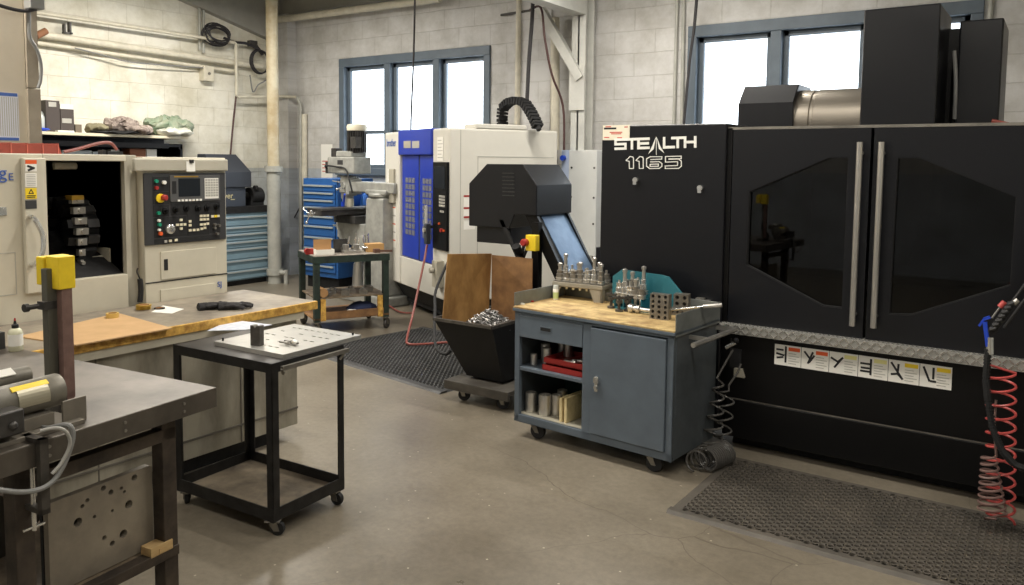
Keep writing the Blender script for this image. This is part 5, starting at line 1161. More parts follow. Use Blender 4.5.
MB().box(0, kW, 0, kD, kZ-.004, kZ).build('top_sheet', mat('grimy_black_sheet', (66, 64, 62), .45, .3, var=.3, scale=5), kc); MB().box(.004, kW-.004, .004, kD-.004, .082, .088).build('tray_floor', mat('stained_tray_floor', (138, 126, 108), .45, .2, rgb2=(88, 80, 70), scale=6), kc)
hh_ = MB().bar((kW+.012, .05, kZ-.03), (kW+.012, kD+.02, kZ-.03), .018, .02).bar((kW, .07, kZ-.06), (kW+.012, .05, kZ-.03), .012).bar((kW, kD-.03, kZ-.07), (kW+.012, kD, kZ-.03), .012); hh_.build('angle_handle', DSTEEL, kc)
# slotted steel plate on top
cr_ = [K.on(px, py, z=kZ+.02) for px, py in [(214, 341.5), (280, 354.5), (356, 334.5), (287, 323)]]
ax_ = (cr_[1]-cr_[0]); ang = math.atan2(ax_.y, ax_.x); pw_ = (ax_.length+(cr_[2]-cr_[3]).length)/2; pdp = ((cr_[3]-cr_[0]).length+(cr_[2]-cr_[1]).length)/2
pt_ = thing('slotted_plate', 'thick pale steel fixture plate covered in small slots on the black cart', 'steel plate'); pt_.location = K.M @ Vector((cr_[0].x, cr_[0].y, kZ)); pt_.rotation_euler.z = K.rot+ang
sl_ = []
for i in range(8):
    for j in range(5):
        if (i < 1 and j < 2): continue
        cx_ = pw_*(.16+.7*i/7.5)+(.012 if j % 2 else 0); cy_ = pdp*(.16+.7*j/4); 
        if random.random() < .15: continue
        sl_.append([(cx_-.015, cy_-.005), (cx_+.015, cy_-.005), (cx_+.015, cy_+.005), (cx_-.015, cy_+.005)])
MB().holed([(0, 0), (pw_, 0), (pw_, pdp), (0, pdp)], sl_, .012, .022, 'z').box(.001, pw_-.001, .001, pdp-.001, .0005, .0119).build('plate', mat('bright_ground_plate', (190, 188, 182), .34, .6, var=.12, scale=5), pt_)
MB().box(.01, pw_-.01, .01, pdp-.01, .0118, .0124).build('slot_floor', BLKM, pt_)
for x, y in ((.03, .03), (pw_-.03, pdp-.03)): MB().cyl((x, y, .022), (x, y, .036), .005, n=10).build('pin', BLKM, pt_)
def onp(px, py, z=0.022): 
    p = K.on(px, py, z=kZ+z); return K.M @ p
o = loose('v_block', MB().prism([(0, 0), (.055, 0), (.055, .1), (.038, .1), (.0275, .088), (.017, .1), (0, .1)], 0, .032), IRON, 'dark notched steel block standing on the slotted plate', 'steel block'); o.location = onp(250.5, 345.5); o.rotation_euler.z = R_(14)
hv = thing('toolmaker_clamp', 'small steel hold-down clamp lying on the slotted plate', 'clamp'); hv.location = onp(291, 344.5)
MB().bar((-.045, 0, .012), (.05, .0, .012), .012, .01).bar((-.05, -.028, .012), (.03, -.028, .012), .007, .007).build('jaw', DSTEEL, hv); MB().cyl((-.01, -.035, .014), (-.01, .02, .014), .006, n=10).ball((.03, .0, .015), .016, 1.2, 1, .8).build('screw', STEEL, hv)
# papers on the cart behind the plate
ps = [K.on(px, py, z=kZ+.001) for px, py in [(207, 331), (232, 320), (272, 325), (245, 330)]]
o = loose('drawing_sheets', MB().prism([(a.x, a.y) for a in ps], 0, .003, 'z'), mat('printed_sheet', (206, 208, 214), .7, rgb2=(184, 190, 204), scale=30), 'printed paper sheets lying on the black cart behind the slotted plate', 'paper'); o.location = K.M @ Vector((0, 0, kZ)); o.rotation_euler.z = K.rot

# ================================================================ LIGHT BLUE DRAWER CABINET AND OPTICAL PROJECTOR
TX = -9.40
t1 = at(268.8, 211.5, x=TX); t0 = at(270.5, 280.5, x=TX); tL = at(226.7, 215.4, x=TX); 
tzt = t1.z; ty1 = t1.y; ty0 = tL.y-.25; tzb = .07
tbx = thing('drawer_cabinet', 'light blue drawer cabinet against the left wall beside the lathe', 'cabinet', (TX, ty1, 0)); tw_ = ty1-ty0
MB().box(-.55, -.02, -tw_, 0, tzb, tzt).box(-.03, 0, -.03, 0, tzb, tzt).box(-.03, 0, -tw_, -tw_+.03, tzb, tzt).box(-.03, 0, -tw_, 0, tzt-.04, tzt).build('case', TBLUE, tbx, bev=.004)
MB().box(-.5, -.04, -tw_+.03, -.03, 0, tzb).build('plinth', BLKM, tbx)
zs_ = [at(260, y, x=TX).z for y in (216.5, 224.5, 231.5, 239, 246, 257, 267.5, 280)]
zs_ = [tzt-.035]+[zs_[k] for k in range(1, 7)]+[tzb+.01]
for k in range(7):
    dz = MB().box(-.02, .004, -tw_+.03, -.035, zs_[k+1]+.008, zs_[k]-.004).build('drawer', TBLUE, tbx, bev=.003); MB().box(.004, .022, -tw_+.04, -.045, zs_[k]-.034, zs_[k]-.012).build('drawer_handle', HANDL, dz)
bk = MB().box(-.53, .02, -tw_, 0.02, tzt, tzt+.09).build('x', BLKM); bk.name = 'granite_base'; bk.location = (TX, ty1, 0); tag(bk, 'thick black slab lying on top of the light blue drawer cabinet', 'slab')
prj = thing('optical_projector', 'dark grey hooded optical projector with gold lettering standing on the blue cabinet', 'projector', (TX, ty1, tzt+.09))
def tq(px, py, x=TX): p = at(px, py, x=x); return p.y-ty1, p.z-tzt-.09
h_ = [tq(226, 167), tq(247, 154.5), tq(250.5, 171), tq(251.5, 186), tq(226, 176)]
zt_, zm2, zb2 = tq(245, 154.5)[1], tq(251, 172)[1], tq(251, 187)[1]; ye = tq(251.5, 180)[0]; ye2 = tq(247, 155)[0]
MB().hexa([(-.4, -tw_+.05, zb2), (.0, -tw_+.05, zb2), (.0, ye, zb2), (-.4, ye, zb2)], [(-.4, -tw_+.05, zm2), (.0, -tw_+.05, zm2), (.0, ye, zm2), (-.4, ye, zm2)]).hexa([(-.4, -tw_+.05, zm2), (.0, -tw_+.05, zm2-.03), (.0, ye, zm2), (-.4, ye, zm2)], [(-.42, -tw_+.1, zt_), (-.25, -tw_+.1, zt_), (-.25, ye2, zt_), (-.42, ye2, zt_)]).build('hood', DPLASTIC, prj, bev=.005)
yb3 = tq(247, 195)[0]; MB().box(-.4, -.03, -tw_+.05, yb3, 0, zb2).build('cabinet_body', mat('slate_projector_body', (62, 68, 78), .45), prj, bev=.006)
a = tq(226, 198.5, TX-.03); text('body_lettering', 'eyer', .11, mat('gold_lettering', (206, 196, 150), .5), prj, (-.028, tq(222, 198.5)[0], a[1]), (pi/2, 0, pi/2))
MB().box(-.028, -.026, tq(232, 200)[0], tq(236, 200)[0], a[1]-.02, a[1]-.012).build('lettering_underline', mat('gold_lettering', (206, 196, 150)), prj)
lm = MB(); yl0, yl1 = tq(256, 200)[0], tq(268.5, 200)[0]; zc_ = tq(262, 196)[1]
lm.cyl((-.2, yb3, zc_), (-.2, yl0, zc_), .05, n=16).cyl((-.2, yl0+.02, zc_-.01), (-.2, yl1, zc_-.01), .13, n=20).cyl((-.1, yl0+.05, zc_+.11), (-.1, yl0+.1, zc_+.11), .04, n=14).box(-.3, -.1, yl0, yl1, 0, zc_); lm.build('lamp_house', BLKM, prj, bev=.004)

# ================================================================ WALL SHELF WITH ITS CONTENTS
SX = -9.5
sh0, sh1 = at(36, 130, x=SX), at(188.5, 137.5, x=SX); sz = (sh0.z+sh1.z)/2
shf = thing('shelf_unit', 'black steel shelf unit with a pale top board against the cream wall', 'shelf', (SX, sh1.y, 0)); sl2 = sh1.y-sh0.y+.4
MB().box(-.48, 0, -sl2, 0, sz-.035, sz).build('top_board', mat('cream_board', (214, 206, 182), .5), shf, bev=.003)
ye3 = at(183.5, 150, x=SX).y-sh1.y; MB().box(-.46, -.02, ye3-.03, ye3, 0, sz-.10).box(-.46, -.44, -sl2, ye3, 0, sz-.035).box(-.46, -.02, ye3-.05, ye3, sz-.17, sz-.14).build('steel_case', BLK2, shf)
MB().box(-.46, -.02, -sl2, ye3, sz-.14, sz-.115).box(-.03, -.015, -sl2, ye3-.2, sz-.16, sz-.10).build('upper_panel', BLK2, shf)
zsf = at(120, 158.5, x=SX).z; MB().box(-.46, -.02, -sl2, ye3, zsf-.03, zsf).build('lower_board', BLK2, shf)
def onshelf(px, py=None, x=SX+(-.15)): return at(px, 132, x=x).y
def cabin(name, px0, px1, h, m_, label, cat, z=sz, x0=-.3, x1=-.1, sub=None, py=132, bev=.003):
    a, b = at(px0, py, x=SX+x1).y, at(px1, py, x=SX+x1).y; t = thing(name, label, cat, (SX, a, z)); MB().box(x0, x1, 0, b-a, 0, h).build('body', m_, t, bev=bev); 
    if sub: MB().box(x1, x1+.004, (b-a)*sub[0], (b-a)*sub[1], h*sub[2], h*sub[3]).build('label_panel', sub[4], t)
    return t
cabin('black_box', 46.5, 60.5, .36, mat('box_brown_black', (70, 62, 58), .6), 'dark brown box at the left end of the cream shelf board', 'box', sub=(.2, .75, .8, .95, LGREYT))
cabin('black_box', 61, 74.5, .27, mat('box_brown_black', (70, 62, 58)), 'dark brown box with white printing on the shelf board, right of the taller one', 'box', sub=(.1, .8, .4, .6, LGREYT), x0=-.28)
cabin('white_box_lid', 61, 74, .055, PAPER, 'white box lying on the dark printed box on the shelf', 'box', z=sz+.2705, x0=-.28)
cabin('white_tray', 58, 74.5, .02, PAPER, 'flat white tray at the front edge of the shelf board under the boxes', 'tray', x0=-.08, x1=-.01)
cabin('small_brown_box', 75.5, 82, .1, mat('dull_brown_box', (108, 98, 84), .7), 'small dull brown box on the shelf right of the dark boxes', 'box')
a = onshelf(41); bt2 = loose('glass_jar', MB().lathe([(.07, 0), (.085, .02), (.085, .16), (.05, .22), (.03, .24)], (0,0,0), 20), BIN, 'clear round jar at the far left end of the shelf board', 'jar', (SX-.2, a, sz))
a = onshelf(43, x=SX-.05); loose('blue_cloth', rough(MB().ball((0,0,.025), .05, 1, 1.6, .45, 14), .01, 20), BLUEP, 'small blue cloth on the shelf board before the clear jar', 'cloth', (SX-.06, a, sz+.0))
def lump(name, px0, px1, h, m_, label, cat, seed, amp=.03, x=-.2, dz=0, fr=12):
    a, b = at(px0, 132, x=SX+x).y, at(px1, 132, x=SX+x).y; r = (b-a)/2
    mb = rough(rough(MB().ball((0,0,h*.42), r*1.05, .16/r*1.0, 1, h*.42/r, 40), amp*1.5, 9, seed), amp*1.1, 24, seed); mb.v = [(v[0], v[1], max(v[2], .001)) for v in mb.v]
    return loose(name, mb, m_, label, cat, (SX+x, (a+b)/2, sz+dz))
lump('black_sheet', 92, 150, .05, BLKM, 'flat crumpled black sheet under the patterned rags on the shelf', 'cloth', 5, .015, x=-.1)
lump('folded_card', 87, 104, .14, mat('olive_card', (130, 124, 98), .7), 'folded olive card at the left of the rags on the shelf', 'card', 6, .02)
lump('patterned_rag', 104, 138, .26, RAG, 'bundle of patterned rags in the middle of the shelf board', 'rag', 8, .03, x=-.22)
lump('patterned_rag', 127, 150, .15, RAG, 'smaller patterned rag hanging at the shelf front, right of the main bundle', 'rag', 9, .02, x=-.07)
lump('green_bag', 146, 192, .3, GREENBAG, 'crumpled green plastic bag at the right end of the shelf', 'bag', 11, .035, x=-.25)
lump('plastic_wrap', 158, 191, .12, BAGW, 'crumpled clear wrap below the green bag at the shelf end', 'plastic wrap', 12, .02, x=-.08)
for k, (p0_, p1_, h, m_, lab, cat) in enumerate([(39, 49, .10, BIN, 'clear box behind the red tray on the lower shelf', 'box'), (62, 92, .09, mat('pale_blue_box', (176, 186, 190), .6), 'pale blue flat box on the lower shelf left of the wide one', 'box'), (93, 106, .08, mat('pale_blue_box', (176, 186, 190)), 'short pale blue box on the lower shelf behind the red hose', 'box'),
    (111, 120, .11, LGREYT, 'light grey box on the lower shelf beside the orange one', 'box'), (130, 146, .125, mat('orange_brown_box', (136, 82, 50), .6), 'orange-brown box on the lower shelf', 'box'), (147, 157, .125, PAPER, 'white box on the lower shelf right of the orange-brown one', 'box')]):
    cabin('storage_box', p0_, p1_, h, m_, lab, cat, z=zsf, py=160)

# ================================================================ DEEP BLUE TOOL CABINET (behind the mill)
Dk = at(337, 205, y=7.45); d0 = at(303, 205, y=7.45); zt = at(320, 178.5, y=7.45).z
dbl = thing('tool_cabinet', 'deep blue tall tool cabinet with drawers against the back wall behind the mill', 'cabinet', (d0.x, 7.45, 0)); dw = Dk.x-d0.x
MB().box(0, dw, .01, .68, .16, zt).build('case', TBLUE2, dbl, bev=.005); MB().box(.03, dw-.03, .05, .65, 0, .16).build('plinth', BLKM, dbl)
zz_ = [at(320, y, y=7.45).z for y in (184, 191.5, 199, 206, 215, 225, 236, 247, 256, 264, 272)]
for k in range(len(zz_)-1):
    d = MB().box(.03, dw-.03, -.012, .01, zz_[k+1]+.006, zz_[k]-.004).build('drawer', TBLUE2, dbl, bev=.002); MB().box(.04, dw-.06, -.03, -.012, zz_[k]-.035, zz_[k]-.012).build('drawer_handle', HANDL, d)
o = loose('pinned_notice', MB().box(0, .24, -.004, 0, 0, .5), PAPER, 'white notice with red lines on the wall above the deep blue cabinet', 'notice', (at(321, 178, y=YB-.01).x, YB-.001, at(325, 178, y=YB).z)); tag(o)
MB().strokes([[(.03, .1+.05*k), (.2, .1+.05*k)] for k in range(4)], .012, 'y', -.004, .001).build('print', TEXT_R, o)

# ================================================================ KNEE MILL
mc = at(352, 306, z=.0); MQ = Frame((mc.x+.1, mc.y+.55, 0), -90)
# local: -y is the front (towards the left wall), x runs along the table
mq = at(373, 200, y=7.15); MQ = Frame((mq.x, 7.15, 0), -100)
km_ = thing('knee_mill', 'grey vertical knee mill with a finned motor on its head, behind the green bench', 'milling machine', tuple(MQ.loc), -100)
zc = lambda py: at(352, py, y=7.2).z
MB().box(-.2, .2, -.6, .5, 0, .12).build('base', MILLG, km_, bev=.02)
MB().hexa([(-.17, .0, .12), (.17, .0, .12), (.17, .42, .12), (-.17, .42, .12)], [(-.14, .05, zc(196)), (.14, .05, zc(196)), (.14, .4, zc(196)), (-.14, .4, zc(196))]).build('column', MILLG, km_, bev=.02)
zt_m = zc(206.5)
MB().hexa([(-.11, -.6, zt_m-.42), (.11, -.6, zt_m-.42), (.14, .02, zt_m-.55), (-.14, .02, zt_m-.55)], [(-.14, -.62, zt_m-.2), (.14, -.62, zt_m-.2), (.14, .02, zt_m-.2), (-.14, .02, zt_m-.2)]).build('knee', MILLG, km_, bev=.012)
MB().cyl((0, -.32, .12), (0, -.32, zt_m-.46), .05, n=14).cyl((0, -.32, .12), (0, -.32, .45), .085, .065, n=14).build('elevating_screw', STEEL, km_)
MB().box(-.2, .2, -.58, -.1, zt_m-.2, zt_m-.1).build('saddle', MILLD, km_, bev=.008)
tb2 = MB().box(-.62, .62, -.50, -.20, zt_m-.09, zt_m).box(-.62, .62, -.52, -.18, zt_m-.03, zt_m-.01); tb2.build('table', MILLD, km_, bev=.006)
for s_ in (-1, 1):
    hwl = MB().lathe([(.02, -.02), (.03, 0), (.02, .03)], (s_*.65, -.35, zt_m-.07), 14, 'x').cyl((s_*.62, -.35, zt_m-.07), (s_*.71, -.35, zt_m-.07), .018, n=12)
    for k in range(3): t = 2*pi*k/3+.4; hwl.cyl((s_*.68, -.35, zt_m-.07), (s_*.71, -.35+.09*cos(t), zt_m-.07+.09*sin(t)), .008, n=8); hwl.ball((s_*.715, -.35+.1*cos(t), zt_m-.07+.1*sin(t)), .018)
    hwl.build('table_crank', CHROME, km_)
MB().lathe([(.01, -.04), (.09, -.035), (.09, -.02), (.03, -.01), (.02, .06)], (0, -.66, zt_m-.26), 18, 'y').cyl((.07, -.7, zt_m-.26), (.07, -.78, zt_m-.26), .014, n=8).build('saddle_hand_wheel', CHROME, km_)
MB().box(-.08, .08, -.67, -.6, zt_m-.4, zt_m-.3).build('lube_pump', LGREY, km_)
zr0 = zc(193); MB().cyl((0, .2, zr0-.03), (0, .2, zr0+.02), .17, n=24).box(-.09, .09, -.42, .55, zr0+.02, zr0+.15).box(-.12, .12, .0, .42, zr0+.0, zr0+.06).build('ram', MILLG, km_, bev=.015)
hd4 = MB().box(-.1, .1, -.46, -.38, zr0-.02, zr0+.19); hd4.lathe([(.06, zc(207)), (.065, zc(200)), (.08, zc(198)), (.09, zc(180)), (.085, zc(176))], (0, -.56, 0), 20); hd4.box(-.07, .07, -.6, -.44, zc(196), zc(176)).cyl((-.1, -.52, zc(186)), (.1, -.52, zc(186)), .045, n=16).cyl((0, -.56, zc(193)), (0, -.56, zc(189)), .1, n=20); hd4.build('head_casting', MILLG, km_, bev=.01)
MB().cyl((0, -.56, zc(203)), (0, -.56, zc(197)), .03, n=14).cyl((0, -.56, zc(206)), (0, -.56, zc(203)), .008, n=8).build('spindle', MILLD, km_)
gh = MB().prism([(-.09, -.88), (.09, -.88), (.14, -.76), (.18, -.4), (.13, -.22), (-.13, -.22), (-.18, -.4), (-.14, -.76)], zc(173.5), zc(157), 'z'); gh.prism([(-.08, -.7), (.08, -.7), (.12, -.5), (.12, -.3), (-.12, -.3), (-.12, -.5)], zc(157), zc(151), 'z'); gh.build('gear_housing', MILLG, km_, bev=.015)
MB().obox((.163, -.5, zc(162.5)), .012, .22, .06, rz=-.115).build('name_plate', CHARC, km_)
mot = MB(); zm0, zm1 = zc(153), zc(124)
mot.cyl((0, -.34, zm0), (0, -.34, zm1-.08), .095, n=24)
for k in range(24): t = 2*pi*k/24; mot.obox((.105*cos(t), -.34+.105*sin(t), (zm0+zm1)/2-.04), .035, .009, (zm1-zm0)*.72, rz=t)
mot.box(.05, .14, -.27, -.17, zm0+.06, zm0+.2); mot.build('finned_motor', MILLD, km_)
MB().lathe([(.125, zm1-.085), (.13, zm1-.04), (.12, zm1-.01), (.06, zm1)], (0, -.34, 0), 24).build('motor_cap', mat('cream_motor_cap', (214, 206, 184), .5), km_)
MB().box(-.06, .07, -.97, -.88, zc(174), zc(162)).box(-.05, .05, -.86, -.74, zc(157), zc(148)).build('dial_housing', MILLD, km_, bev=.008)
MB().tube([(.08, -.5, zc(190)), (.16, -.45, zc(187)), (.24, -.42, zc(189))], .008).ball((.25, -.415, zc(189)), .018).tube([(.1, -.5, zc(183)), (.2, -.6, zc(181))], .008).build('quill_lever', CHROME, km_)
MB().tube([(.07, -.93, zc(169)), (.18, -.78, zc(166)), (.19, -.5, zc(167)), (.2, -.3, zc(169)), (.21, -.2, zc(180)), (.2, -.15, zc(192))], .011, sub=5).build('power_cable', RUB, km_)
MB().cyl((.05, -.42, zt_m), (.05, -.42, zt_m+.1), .045, n=12).build('coolant_cup', LCREAM, km_)
MB().tube([(.1, -.5, zt_m), (.12, -.45, zt_m+.12), (.18, -.35, zt_m+.16)], .014, sub=4).box(.08, .12, -.52, -.5, zt_m-.3, zt_m+.06).build('blue_coolant_arm', BLUEP, km_)
MB().box(-.2, -.08, -.53, -.5, zt_m-.12, zt_m-.04).box(.16, .3, -.53, -.5, zt_m-.12, zt_m-.04).build('vise_jaws', LCREAM, km_, bev=.004)
MB().box(-.05, .06, .4, .5, zc(200), zc(168)).build('electrical_box', LGREY, km_, bev=.008)
o = loose('rounded_cover', MB().ball((0, 0, 0), .25, .2, 1, .6, 20), mat('bright_blue_cover', (60, 128, 226), .6), 'bright blue rounded cover behind the mill table', 'cover', tuple(at(364.5, 204, y=7.8)), 40)
o.scale = (1, 1, 1)
MB().cyl((0, 0, -.9), (0, 0, -.15), .03, n=10).lathe([(.25, -at(364.5, 204, y=7.8).z), (.25, -at(364.5, 204, y=7.8).z+.03), (.03, -at(364.5, 204, y=7.8).z+.08)], (0, 0, 0), 20).build('post', BLKM, o)

# ================================================================ GREEN BENCH ON CASTERS
G2 = None
g0 = at(314, 256.5, z=.80); g1 = at(389, 253, z=.80)
ga = math.degrees(math.atan2(g1.y-g0.y, g1.x-g0.x)); gw = (g1-g0).length
GR = Frame((g0.x, g0.y, 0), ga)
gL = GR.on(297, 250, z=.80); gd = gL.y if 0.3 < gL.y < 1.0 else .55
gb = thing('green_bench', 'dark green steel bench with a worn top on a caster, loaded with vise parts', 'bench', tuple(GR.loc), ga)
MB().box(0, gw, 0, gd, .79, .80).build('top', mat('worn_steel_sheet', (168, 160, 148), .5, .2, rgb2=(120, 112, 104), scale=9), gb)
MB().box(-.005, gw+.005, -.008, .006, .725, .795).box(-.005, gw+.005, gd-.006, gd+.008, .725, .795).box(-.008, .006, 0, gd, .725, .795).box(gw-.006, gw+.008, 0, gd, .725, .795).build('apron', GREENS, gb)
for x, y in ((0, 0), (gw-.06, 0), (0, gd-.06), (gw-.06, gd-.06)): MB().box(x, x+.06, y, y+.06, .13, .79).build('leg', GREENS, gb, bev=.003); caster(gb, x+.03, y+.03, .13, .055, .8, wm=MILLD)
MB().box(.02, gw-.02, .02, gd-.02, .36, .375).build('middle_shelf', mat('dusty_shelf', (128, 114, 94)), gb); MB().box(.0, gw, .0, gd, .15, .17).box(.06, gw-.06, -.005, .01, .16, .23).build('lower_shelf', PLY2, gb)
for x in (.065, gw-.12): MB().box(x, x+.05, -.006, .03, .14, .36).build('wood_post', EDGEW, gb)
def gp(o, x, y, z, rz=0): o.location = GR.M @ Vector((x, y, z)); o.rotation_euler.z = GR.rot+R_(rz); return o
def gx_(px, y): return GR.on(px, 250, y=y).x
a = gx_(306.5, .1); gp(loose('red_tape_measure', MB().box(0, .09, 0, .05, 0, .055).cyl((.02, 0, .03), (.02, .05, .03), .03), RED, 'small red rounded case at the left end of the green bench', 'tape measure'), gx_(306, .2), .2, .80)
ob = thing('open_box', 'open box with brown lid and white front on the green bench', 'box'); a, b = gx_(316, .1), gx_(334, .1); gp(ob, a, .08, .80); w_ = b-a
MB().box(0, w_, 0, .004, 0, .055).box(0, .004, 0, .12, 0, .055).box(w_-.004, w_, 0, .12, 0, .055).box(0, w_, 0, .12, 0, .004).build('white_tray', PAPER, ob); MB().box(0, w_, .12, .124, 0, .15).build('brown_lid', CARDX, ob)
a, b = gx_(335, .2), gx_(349, .2)
gp(loose('angle_plate', MB().box(0, b-a, 0, .02, 0, .14).box(0, b-a, 0, .12, 0, .02), MILLD, 'dark drilled angle plate behind the open box on the green bench', 'angle plate'), a, .25, .80)
vs_ = thing('machine_vise', 'silver machine vise assembly in the middle of the green bench', 'vise'); gp(vs_, gx_(352, .15), .12, .80)
MB().box(-.09, .12, 0, .1, 0, .03).box(-.08, -.04, 0, .1, .03, .09).box(.03, .07, 0, .1, .03, .09).build('vise_body', STEEL, vs_, bev=.003); MB().cyl((.07, .05, .05), (.2, .05, .05), .012, n=10).build('screw', CHROME, vs_)
for k in range(9):
    rnd = random.Random(40+k); x = gx_(344+k*3.6, .2); t = thing('clamp_handle', 'silver swinging clamp arm standing on the green bench among its like', 'clamp', (0,0,0), 0, 'toggle clamps on the green bench'); gp(t, x, .25+.05*(k % 3), .80, k*40)
    MB().box(-.02, .02, -.015, .015, 0, .05).cyl((0, -.02, .05), (0, .02, .05), .014, n=10).build('clamp_body', DSTEEL, t); MB().bar((0, 0, .05), (rnd.uniform(-.05, .05), rnd.uniform(-.03, .03), .13+.08*rnd.random()), .014, .01).build('arm', CHROME, t)
a, b = gx_(368, .15), gx_(384, .15); gp(loose('cardboard_box', MB().box(0, b-a, 0, .14, 0, .085), mat('tan_carton', (186, 146, 92), .7), 'tan cardboard carton at the right end of the green bench', 'box'), a, .15, .80)
gp(loose('wooden_mallet', MB().bar((0, 0, .02), (.14, -.06, .02), .022).box(-.04, .02, -.02, .04, 0, .04), mat('dark_wood_handle', (96, 68, 56), .5), 'dark wooden handled tool at the right front corner of the green bench', 'tool'), gx_(378, .06), .07, .80)
rnd = random.Random(5)
for k in range(6):
    gp(loose('steel_part', MB().box(-.06, .06, -.04, .04, 0, .035+.01*(k % 3)).cyl((0, 0, .03), (0, 0, .06), .025, n=12), DSTEEL, 'steel machine part lying on the middle shelf of the green bench', 'machine part', group='parts on the middle shelf of the green bench'), .16+(gw-.3)*k/5, .12+.14*(k % 2), .3755, rnd.random()*90)
gp(loose('wood_roller', MB().cyl((0, 0, .045), (0, .2, .045), .045, n=16), CARDX, 'short tan cylinder at the left of the green bench middle shelf', 'roller'), gx_(324, .0), .02, .3755)
c_ = rough(rough(MB().ball((0, 0, .05), .14, 1.1, .8, .4, 20), .03, 8, 1), .012, 25, 2); c_.v = [(x, y, max(z, .001)) for x, y, z in c_.v]
gp(loose('navy_cloth', c_, NAVY, 'navy and white cloth bundled on the bottom shelf of the green bench', 'cloth'), gx_(366, .0), .16, .1702)
gp(loose('white_glove', rough(MB().ball((0, 0, .03), .06, 1.3, .7, .4, 14), .008, 20), PAPER, 'white cloth end lying left of the navy cloth on the bottom shelf', 'cloth'), gx_(355, .0), .08, .172)

# ================================================================ COILED HOSES
def coil(p0, p1, r0, r1, turns, rad, ph=0, n=18, sag=None):
    p0 = Vector(p0); p1 = Vector(p1); d = (p1-p0).normalized(); u = Vector((0,1,0)) if abs(d.y) < .9 else Vector((1,0,0)); a = d.cross(u).normalized(); b = d.cross(a); pts = []
    N_ = int(turns*n)
    for i in range(N_+1):
        t = i/N_; r = r0+(r1-r0)*t; th = 2*pi*turns*t+ph; c = p0.lerp(p1, t); pts.append(c+(a*cos(th)+b*sin(th))*r)
    return pts
zt_ = lambda px, py, y: at(px, py, y=y)
BH_ = mat('grey_black_hose', (84, 82, 79), .25)
cxh = at(717, 465, z=.02)
ha = [at(733, 350, y=4.60), at(727, 360, y=4.58), at(717, 378, y=4.5)]+coil(at(719, 384, y=4.52), at(712, 446, y=4.46), .03, .06, 4.5, 0)+coil(at(706, 455, z=.07), at(694, 462, z=.07), .058, .055, 2.5, 0)
ha = [Vector((p.x, min(p.y, 4.66), max(p.z, .016))) for p in ha]
loose('coiled_air_hose', MB().tube(ha, .0065, n=6), BH_, 'dark coiled air hose hanging nearest the blue-grey cart, its lower turns on the floor', 'hose')
hb_ = [at(742, 363, y=4.68), at(738, 372, y=4.64), at(729, 385, y=4.6)]+coil(at(727, 390, y=4.6), at(722, 440, y=4.55), .045, .05, 3.5, 0, 1)
hb_ += coil(at(727, 452, z=.075), at(707, 460, z=.075), .062, .062, 11, 0, 0)
hb_ = [Vector((p.x, min(p.y, 4.66), max(p.z, .016))) for p in hb_]
loose('coiled_air_hose', MB().tube(hb_, .0065, n=6), BH_, 'dark coiled air hose hung beside the machine skirt, bunched tightly at its floor end', 'hose')
vl = thing('air_fitting', 'chrome air valve fitting sticking out left of the machine skirt', 'fitting', tuple(at(731, 345, y=4.62))); MB().cyl((-.03, 0, -.02), (.03, 0, .02), .012, n=12).cyl((0, 0, 0), (0, .08, .0), .012, n=12).build('valve_body', CHROME, vl); MB().ball((.03, 0, .03), .018).cyl((0, 0, 0), (0, 0, .04), .006).build('valve_knob', BLKM, vl)
# right side: red coil, black corrugated hose, blue air gun
R1p, R2p = at(1001, 372, y=4.42), at(1001, 512, y=4.40)
cu_ = coil(R1p, Vector((R2p.x, 4.42, .045)), .062, .058, 11, 0)
loose('red_coiled_hose', MB().tube([at(990, 365, y=4.4)]+cu_, .0062, n=6), CORAL, 'coral red coiled hose hanging in front of the tread plate at the right', 'hose')
cu_ = coil(at(989, 455, y=4.36), at(992, 512, y=4.36), .03, .06, 9, 0); cu_ = [Vector((p.x, p.y, max(.018, p.z))) for p in cu_]
loose('brown_coiled_hose', MB().tube([at(996, 400, y=4.38), at(994, 430, y=4.36)]+cu_+[at(985, 519, y=4.3), at(996, 519, y=4.28)], .006, n=6), mat('brown_clear_hose', (120, 96, 90), .3), 'dull brown coiled hose touching the mat left of the red coil', 'hose')
hc = [at(988, 350, y=4.38), at(986, 380, y=4.36), at(988, 400, y=4.34), at(993, 430, y=4.32), at(1003, 452, y=4.3), at(1015, 465, y=4.3), at(1035, 472, y=4.3)]
mbh = MB().tube(hc, .013, n=8, sub=6)
pp_ = []
for i in range(len(hc)-1):
    for k in range(9): pp_.append((hc[i].lerp(hc[i+1], k/9), (hc[i+1]-hc[i]).normalized()))
for p, d in pp_: mbh.cyl(p-d*.004, p+d*.004, .0165, n=8)
loose('corrugated_hose', mbh, BLKM, 'black ribbed hose curving down beside the red coil at the right edge', 'hose')
ag = thing('air_gun', 'blue-handled air gun with a silver nozzle hanging at the right edge', 'air gun', tuple(at(990, 325, y=4.38)))
o0 = at(990, 325, y=4.38)
def A(px, py, dy=0): return at(px, py, y=4.38+dy)-o0
MB().cyl(A(990, 337), A(990, 354), .017, n=14).build('nozzle_body', CHROME, ag); MB().bar(A(985, 322), A(988, 346), .018, .028).bar(A(979, 326), A(984, 319), .01).bar(A(984, 319), A(990, 317), .014).build('blue_trigger', BLUEP, ag)
MB().bar(A(991, 333), A(1012, 303), .04, .035).build('grip', BLKM, ag, bev=.006)
rb_ = MB()
for k in range(7): p = A(993+k*3, 329-k*4.2); rb_.cyl(p+Vector((-.012,-.024,0)), p+Vector((.012,-.02,.01)), .010, n=8)
